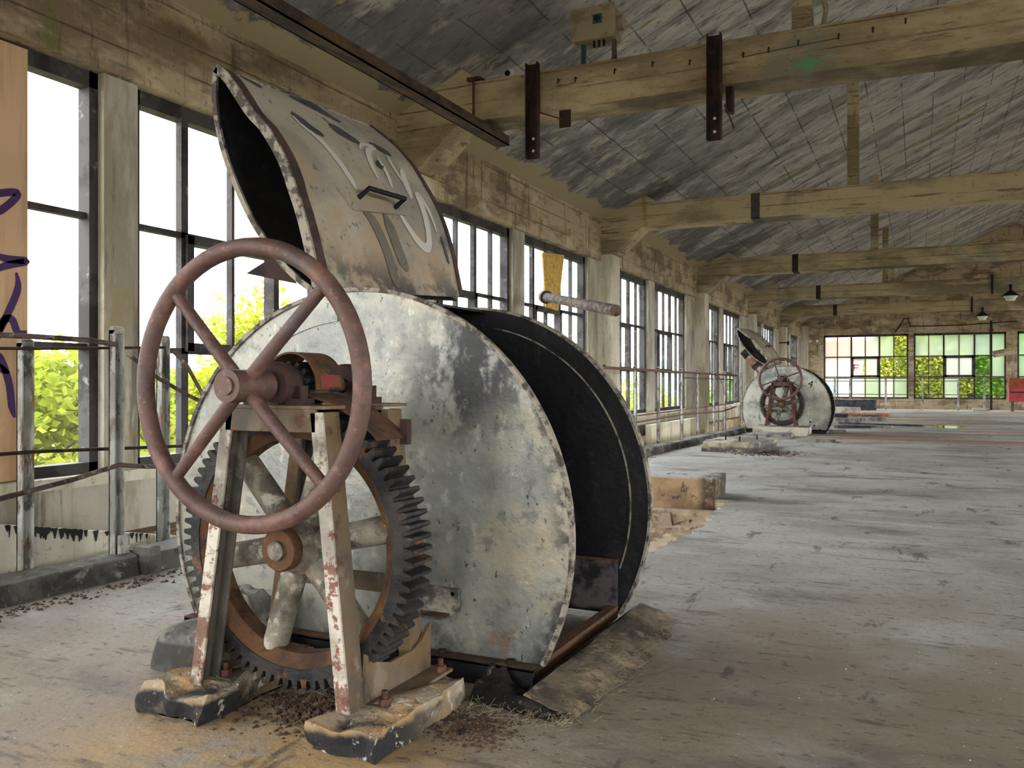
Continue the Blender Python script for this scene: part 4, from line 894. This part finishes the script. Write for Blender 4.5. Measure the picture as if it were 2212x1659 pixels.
# lamps near the far end
for nm, x, y, z in (('nearer, partly cut by the right edge', 2.42, 29.0, 3.83), ('farther, on the last beam', 2.12, 36.25, 3.75)):
    o = empty('pendant_lamp', (x, y, z), 'small hooded pendant lamp, ' + nm, 'lamp', 'lamps at the far end')
    MB().tube([(0, 0, .05), (0, 0, .22), (.0, .1, .22)], .04, 8).build('stem', 'black_rubber', o)
    MB().ring(0, 0, [(.01, 0), (.02, 0)], n=3) 
    MB().tube([(0, 0, .06), (0, 0, -.02), (0, 0, -.1)], .06, 20, r2=.24).build('hood', 'black_rubber', o)
    MB().tube([(0, 0, -.09), (0, 0, -.15), (0, 0, -.24)], .2, 20, r2=.1).build('globe', 'lamp_glass', o)
for nm, x, y in (('left of the farther lamp', 1.78, 36.34), ('by the nearer lamp', 1.95, 29.04)):
    o = MB().box(x-.03, x+.03, y, y+.04, 3.82, 4.4).build('strap_rod', 'dark_rust'); tag(o, 'dark vertical strap bar on a far beam, ' + nm, 'bar', 'strap bars on far beams')
o = MB().cyl((2.88, YB-.25, 0), (2.88, YB-.25, 3.95), .045, 12); o.cyl((2.88, YB-.25, 3.5), (2.88, YB-.25, 3.55), .1, 12)
tag(o.build('standpipe', 'dark_rust'), 'dark vertical pipe in front of the right end-wall window', 'pipe')
o = MB().obox((2.95, YB-.2, 2.45), (3.75, YB-.3, 2.6), .3, .04, up=(0, 1, 0)); tag(o.build('plank', 'board_concrete'), 'short pale plank tied across the right end-wall window', 'plank')
o = MB().tube([(-1.0, YB-.03, 3.55), (-.8, YB-.03, 3.8), (-.62, YB-.03, 4.15), (-.45, YB-.03, 4.15), (-.36, YB-.03, 3.8), (.6, YB-.03, 3.78), (2.0, YB-.03, 3.8), (3.9, YB-.03, 3.9)], .022, 6)
tag(o.build('cable', 'dark_rust'), 'loose dark cable pinned along the end wall above the windows', 'cable')
for nm, x in (('left', -4.72), ('right', -4.40)):  # white discs painted in where round holes would show the sky
    o = MB().cyl((x, YB-.03, 3.2), (x, YB+.01, 3.2), .065, 16).build('lit_hole_disc', 'white_enamel'); tag(o, 'small white disc standing in for a sky-lit round hole in the end wall, the %s of a pair' % nm, 'disc', 'white discs for sky-lit holes in the end wall')
o = empty('cabinet', (3.95, 41.8, 0), 'red cabinet with orange top at the right edge near the end wall', 'cabinet')
MB().box(-.55, .75, -.35, .35, .42, .98).build('body', 'crate_red', o, bev=.01); MB().box(-.55, .75, -.35, .35, .98, 1.40).build('top_box', 'crate_orange', o, bev=.01)
MB().box(-.5, .2, -.37, -.35, .78, .84).build('groove', 'dark_rust', o)
for x in (-.4, .6): MB().box(x-.05, x+.05, -.05, .05, 0, .42).build('leg', 'rail_rust', o)
o = MB().box(2.1, 2.75, 42.2, 42.7, 0, .12).build('concrete_block', 'pale_plinth', bev=.02); tag(o, 'pale concrete foot block under the end-wall railing', 'block')

# ---------------------------------------------------------------- slabs and debris
def piece(name, x, y, lx, ly, h, rz, m, label, cat, seed, group=None, amp=.04, cuts=4):
    q = lump(MB().box(-lx/2, lx/2, -ly/2, ly/2, 0, h), seed, min(amp, h*.35), 4, keepz=0, cuts=cuts).build(name, m)
    q.location = (x, y, 0); q.rotation_euler = (0, 0, rz); return tag(q, label, cat, group)
sl = piece('concrete_slab', -2.93, 16.0, .98, 1.75, .17, -.03, 'slab_concrete', 'flat broken concrete slab with bolts, on the floor before the far winch', 'slab', 1)
for x, y in ((-.2, -.3), (.1, -.55), (.25, .2)): MB().cyl((x, y, .14), (x, y, .26), .015, 8).build('bolt', 'dark_rust', sl)
g = 'debris between the far winch and end wall'
DB = [('concrete_slab', -2.95, 19.6, .85, .8, .10, 0, 'debris_grey', 'thin grey slab just in front of the far plinth', 'slab'),
      ('concrete_slab', -1.9, 18.6, .75, .5, .05, .1, 'debris_grey', 'low flat grey slab on the floor right of the far winch', 'slab'),
      ('beam_offcut', -3.0, 41.2, 2.6, .5, .45, 0, 'debris_dark', 'long dark blue-grey box against the end wall railing', 'block'),
      ('timber_offcut', -1.6, 24.6, .9, .25, .07, .5, 'debris_dark', 'dark timber offcut lying right of the far drum', 'timber'),
      ('plank', -1.9, 25.6, 2.6, .18, .05, -.25, 'debris_grey', 'long thin grey plank among the far debris', 'plank'),
      ('brick_pile', -1.5, 29.5, 1.0, .6, .12, .3, 'debris_grey', 'flat grey heap nearest the far drum', 'rubble'),
      ('brick', -2.4, 33.0, 1.1, .5, .12, .1, 'debris_brick', 'reddish slab among the far debris', 'brick'),
      ('brick', -1.4, 33.6, .9, .4, .10, -.2, 'debris_brick', 'small reddish-brown slab at the right of the debris', 'brick'),
      ('timber_offcut', -2.6, 31.0, .9, .4, .16, 0, 'debris_dark', 'short black block beside the far drum edge', 'timber'),
      ('timber_offcut', -1.6, 31.2, .8, .3, .12, .2, 'debris_dark', 'black block in the middle of the far debris', 'timber'),
      ('concrete_slab', -2.7, 36.0, 1.3, .7, .25, 0, 'pale_plinth', 'pale slab leaning among the far debris', 'slab'),
      ('concrete_slab', -2.2, 28.0, 1.5, .6, .14, -.2, 'debris_grey', 'broken grey slab beside the far drum', 'slab'),
      ('plank', -1.0, 26.6, 2.4, .14, .05, -.4, 'debris_dark', 'thin dark bar lying right of the debris', 'plank'),
      ('concrete_slab', -2.0, 22.8, .7, .4, .04, .2, 'debris_grey', 'flat grey fragment right of the far drum foot', 'slab')]
for k, d in enumerate(DB): piece(d[0], d[1], d[2], d[3], d[4], d[5], d[6], d[7], d[8], d[9], k+11, g)
o = MB(); o.add([(0.74+.42*math.cos(2*PI*k/28), 26.45+.9*math.sin(2*PI*k/28), .004) for k in range(28)]+[(0.74+.42*math.cos(2*PI*k/28), 26.45+.9*math.sin(2*PI*k/28), .0) for k in range(28)], [tuple(range(28))]+[(k, (k+1) % 28, 28+(k+1) % 28, 28+k) for k in range(28)])  # glossy oval added to give a bright patch of light on the floor
mat('light_patch_gloss', s(120, 116, 96), rough=.03, spec=1.0)
tag(o.build('light_patch', 'light_patch_gloss'), 'small glossy oval added for a bright patch of light on the far floor', 'light_patch')
def scatter(name, n, fn, m, label, cat, lo, hi):
    b = MB()
    for k in range(n):
        x, y, z = fn(); q = R.uniform(lo, hi); a = R.uniform(0, PI); c_, s_ = math.cos(a)*q, math.sin(a)*q; h = q*R.uniform(.3, .8)
        b.add([(x-c_, y-s_, z), (x+s_*.7, y-c_*.7, z), (x+c_, y+s_*R.uniform(.6, 1), z), (x-s_*.8, y+c_*.8, z), (x+R.uniform(-.2, .2)*q, y+R.uniform(-.2, .2)*q, z+h)], [(0,3,2,1),(0,1,4),(1,2,4),(2,3,4),(3,0,4)])
    tag(b.build(name, m, smooth=False), label, cat, kind='stuff')
def kline():
    y = 1.6+R.random()**1.3*12; t = (y-3)/11; return (-4.36+.38*t+abs(R.gauss(0, .10)), y, 0)
scatter('floor_grit', 1500, kline, 'grit', 'dark brown grit and leaf litter heaped along the kerb', 'grit', .005, .022)
scatter('floor_grit', 900, lambda: (R.gauss(-2.0, .16), R.gauss(2.62, .12), 0), 'grit', 'dark crumbs of rust under the near gear', 'grit', .005, .02)
scatter('floor_grit', 900, lambda: (R.gauss(-1.42, .10), R.gauss(2.68, .09), 0), 'grit', 'brown grit beside the right plinth of the near winch', 'grit', .003, .012)
scatter('floor_chips', 130, lambda: (R.uniform(-.95, 2), R.uniform(1.3, 9), 0), 'chip_white', 'tiny pale plaster chips strewn over the open floor', 'chips', .002, .007)
scatter('floor_chips', 60, lambda: (R.uniform(-2.4, -1.2), R.uniform(1.5, 2.26), 0), 'chip_white', 'tiny pale chips on the floor in front of the near winch', 'chips', .0015, .005)
scatter('floor_grit', 500, lambda: (-2.3+R.gauss(0, .25), 15.2+R.gauss(0, .3), 0), 'grit', 'brown litter beside the flat bolted slab', 'grit', .01, .03)

# ---------------------------------------------------------------- outside
o = MB().box(-900, 900, -300, 900, -9.4, -9.0).build('outdoor_ground', 'outdoor_ground', smooth=False); struct(o)
rows = []
for i in range(60):
    a = math.radians(-80+115*i/59); r = 420
    hh = 9+8*noise.noise((i*.13, 1, 0))+5*noise.noise((i*.4, 5, 0))+(6 if a > -.5 else 0)
    rows.append([(r*math.sin(a), r*math.cos(a), -9), (1.1*r*math.sin(a), 1.1*r*math.cos(a), max(0, hh)*.8), (1.2*r*math.sin(a), 1.2*r*math.cos(a), max(1, hh)), (1.6*r*math.sin(a), 1.6*r*math.cos(a), -9)])
o = MB().sheet(rows).build('hills', 'hill_forest'); struct(o)
def tree(x, y, ztop, rad, m, label, n=3800, leaf=.16, low=-7.0):
    r = random.Random(int(x*31+y*17)); zc = (ztop+low)/2; hz = (ztop-low)/2
    e = empty('tree', (x, y, -9), label, 'tree', 'trees outside the windows')
    MB().tube([(0, 0, 0), (.1, 0, zc+9), (0, .1, ztop+9-1.2)], .22, 8, r2=.05).build('trunk', 'bark', e)
    b = MB(); cl = []
    for k in range(int(70*max(1, hz/rad))):
        th = r.uniform(0, 2*PI); ph = r.uniform(-1, 1); q = r.uniform(.5, 1.0)**.5
        cl.append((math.cos(th)*math.sqrt(1-ph*ph)*rad*q*.86, math.sin(th)*math.sqrt(1-ph*ph)*rad*q*.86, zc+9+ph*hz*q*.9, r.uniform(.22, .42)*rad))
    for k in range(n if ztop < 4.2 or rad > 4 else 0):
        c = cl[r.randrange(len(cl))]; d = Vector((r.gauss(0, 1), r.gauss(0, 1), r.gauss(0, 1))).normalized()*c[3]*r.uniform(.6, 1.05)
        p = Vector((c[0], c[1], c[2]))+d
        u = Vector((r.gauss(0, 1), r.gauss(0, 1), r.gauss(0, .6))).normalized(); v = u.cross(Vector((r.gauss(0, 1), r.gauss(0, 1), r.gauss(0, 1)))).normalized(); q = leaf*r.uniform(.6, 1.2)
        b.add([p-u*q*.7, p-v*q*.42, p+u*q*.8, p+v*q*.42], [(0, 1, 2, 3)])
    for k in range(n if ztop >= 4.2 and rad <= 4 else 0):      # dense crowns: leaves fill the whole crown
        th, ph, q = r.uniform(0, 2*PI), r.uniform(-1, 1), r.uniform(.35, 1)**.4*(1+.12*math.sin(k))
        w_ = (1-abs(ph)**4)**.5
        p = Vector((math.cos(th)*w_*rad*q, math.sin(th)*w_*rad*q, zc+9+ph*hz))
        u = Vector((r.gauss(0, 1), r.gauss(0, 1), r.gauss(0, .6))).normalized(); v = u.cross(Vector((r.gauss(0, 1), r.gauss(0, 1), r.gauss(0, 1)))).normalized(); q = leaf*r.uniform(.6, 1.2)
        b.add([p-u*q*.7, p-v*q*.42, p+u*q*.8, p+v*q*.42], [(0, 1, 2, 3)])
    b.build('foliage', m, e, smooth=False, recalc=False)
TR = [(-13.0, 10.0, 1.7, 2.0, 'leaf_lime', 'yellow-green tree outside the leftmost clear window', 14000, .14, -3.5),
      (-13.6, 13.4, 1.65, 1.8, 'leaf_lime', 'yellow-green tree seen left of the near handwheel', 14000, .14, -3.5),
      (-15.0, 17.0, 4.0, 1.9, 'leaf_lime', 'taller tree rising above the others, seen through the handwheel spokes', 7000, .14, -4),
      (-20.5, 12.5, .9, 3.0, 'leaf_green', 'darker tree behind the near lime trees', 5000, .2, -6),
      (-19, 24, .3, 3.4, 'leaf_lime', 'lime tree hidden mostly behind the raised lid', 4000, .2, -6),
      (-17, 43, .3, 4.0, 'leaf_lime', 'lime tree seen through the windows past the broad pillar', 7000, .22, -6),
      (-16, 55, .9, 4.0, 'leaf_lime', 'lime tree seen beyond the long railing', 7000, .22, -6),
      (-27, 68, 2.6, 5.5, 'leaf_far', 'bluish tree in the distance beyond the long railing', 6000, .4, -6),
      (-13, 68, 2.2, 4.0, 'leaf_green', 'green tree seen past the far winch', 5000, .3, -6),
      (-1.55, 57, 4.4, 1.45, 'leaf_lime', 'lime tree at the right side of the left end-wall window', 12000, .17, -4),
      (.95, 58, 8.5, 1.9, 'leaf_lime', 'green tree filling the left half of the right end-wall window', 22000, .2, -5),
      (4.2, 59, 9.0, 2.0, 'leaf_green', 'green tree filling the right half of the right end-wall window', 22000, .2, -5),
      (8.6, 60, 8.5, 2.6, 'leaf_green', 'green tree to the right behind the end wall', 6000, .26, -6),
      (2.6, 68, 10.5, 3.6, 'leaf_green', 'tall tree standing in the gap behind the two green trees at the end wall', 22000, .3, -6),
      (-5.6, 66, .5, 2.6, 'leaf_green', 'low bush in front of the white building outside', 5000, .24, -5)]
for t in TR: tree(*t)
e = empty('building', (-6.2, 92, -9), 'white building with a red sign band outside the left end-wall window', 'building')
MB().box(-7, 6, 0, 8, 0, 12.6).build('wall', 'facade_white', e); MB().box(-7.3, 6.3, -.4, 8.4, 12.6, 14.6).build('roof', 'roof_red', e)
MB().box(-3, 4.5, -.12, 0, 11.2, 12.2).build('sign_band', 'white_enamel', e)
m_ = MB()
for k, x in enumerate((-2.4, -1.5, -.6, .3, 1.2, 2.1, 3.0)):
    m_.box(x, x+.16, -.2, -.12, 11.35, 12.05); m_.box(x, x+.6, -.2, -.12, 11.9, 12.05)
    if k % 2: m_.box(x, x+.55, -.2, -.12, 11.62, 11.76)
    else: m_.box(x, x+.6, -.2, -.12, 11.35, 11.5)
m_.build('sign_lettering', 'sign_red', e)
for x in (-5, -2, .6, 3.4):
    w_ = MB().box(x, x+1.4, -.06, 0, 8.6, 10.6).build('window', 'glass_dark', e)
e = empty('building', (-60, 62, -9), 'distant low house with a reddish roof outside the leftmost window', 'building')
MB().box(-9, 9, -6, 6, 0, 8.2).build('wall', 'facade_white', e); MB().prism([(-6.4, 8.2), (6.4, 8.2), (0, 10.6)], 0, -9.4, 9.4).build('roof', 'roof_red', e)
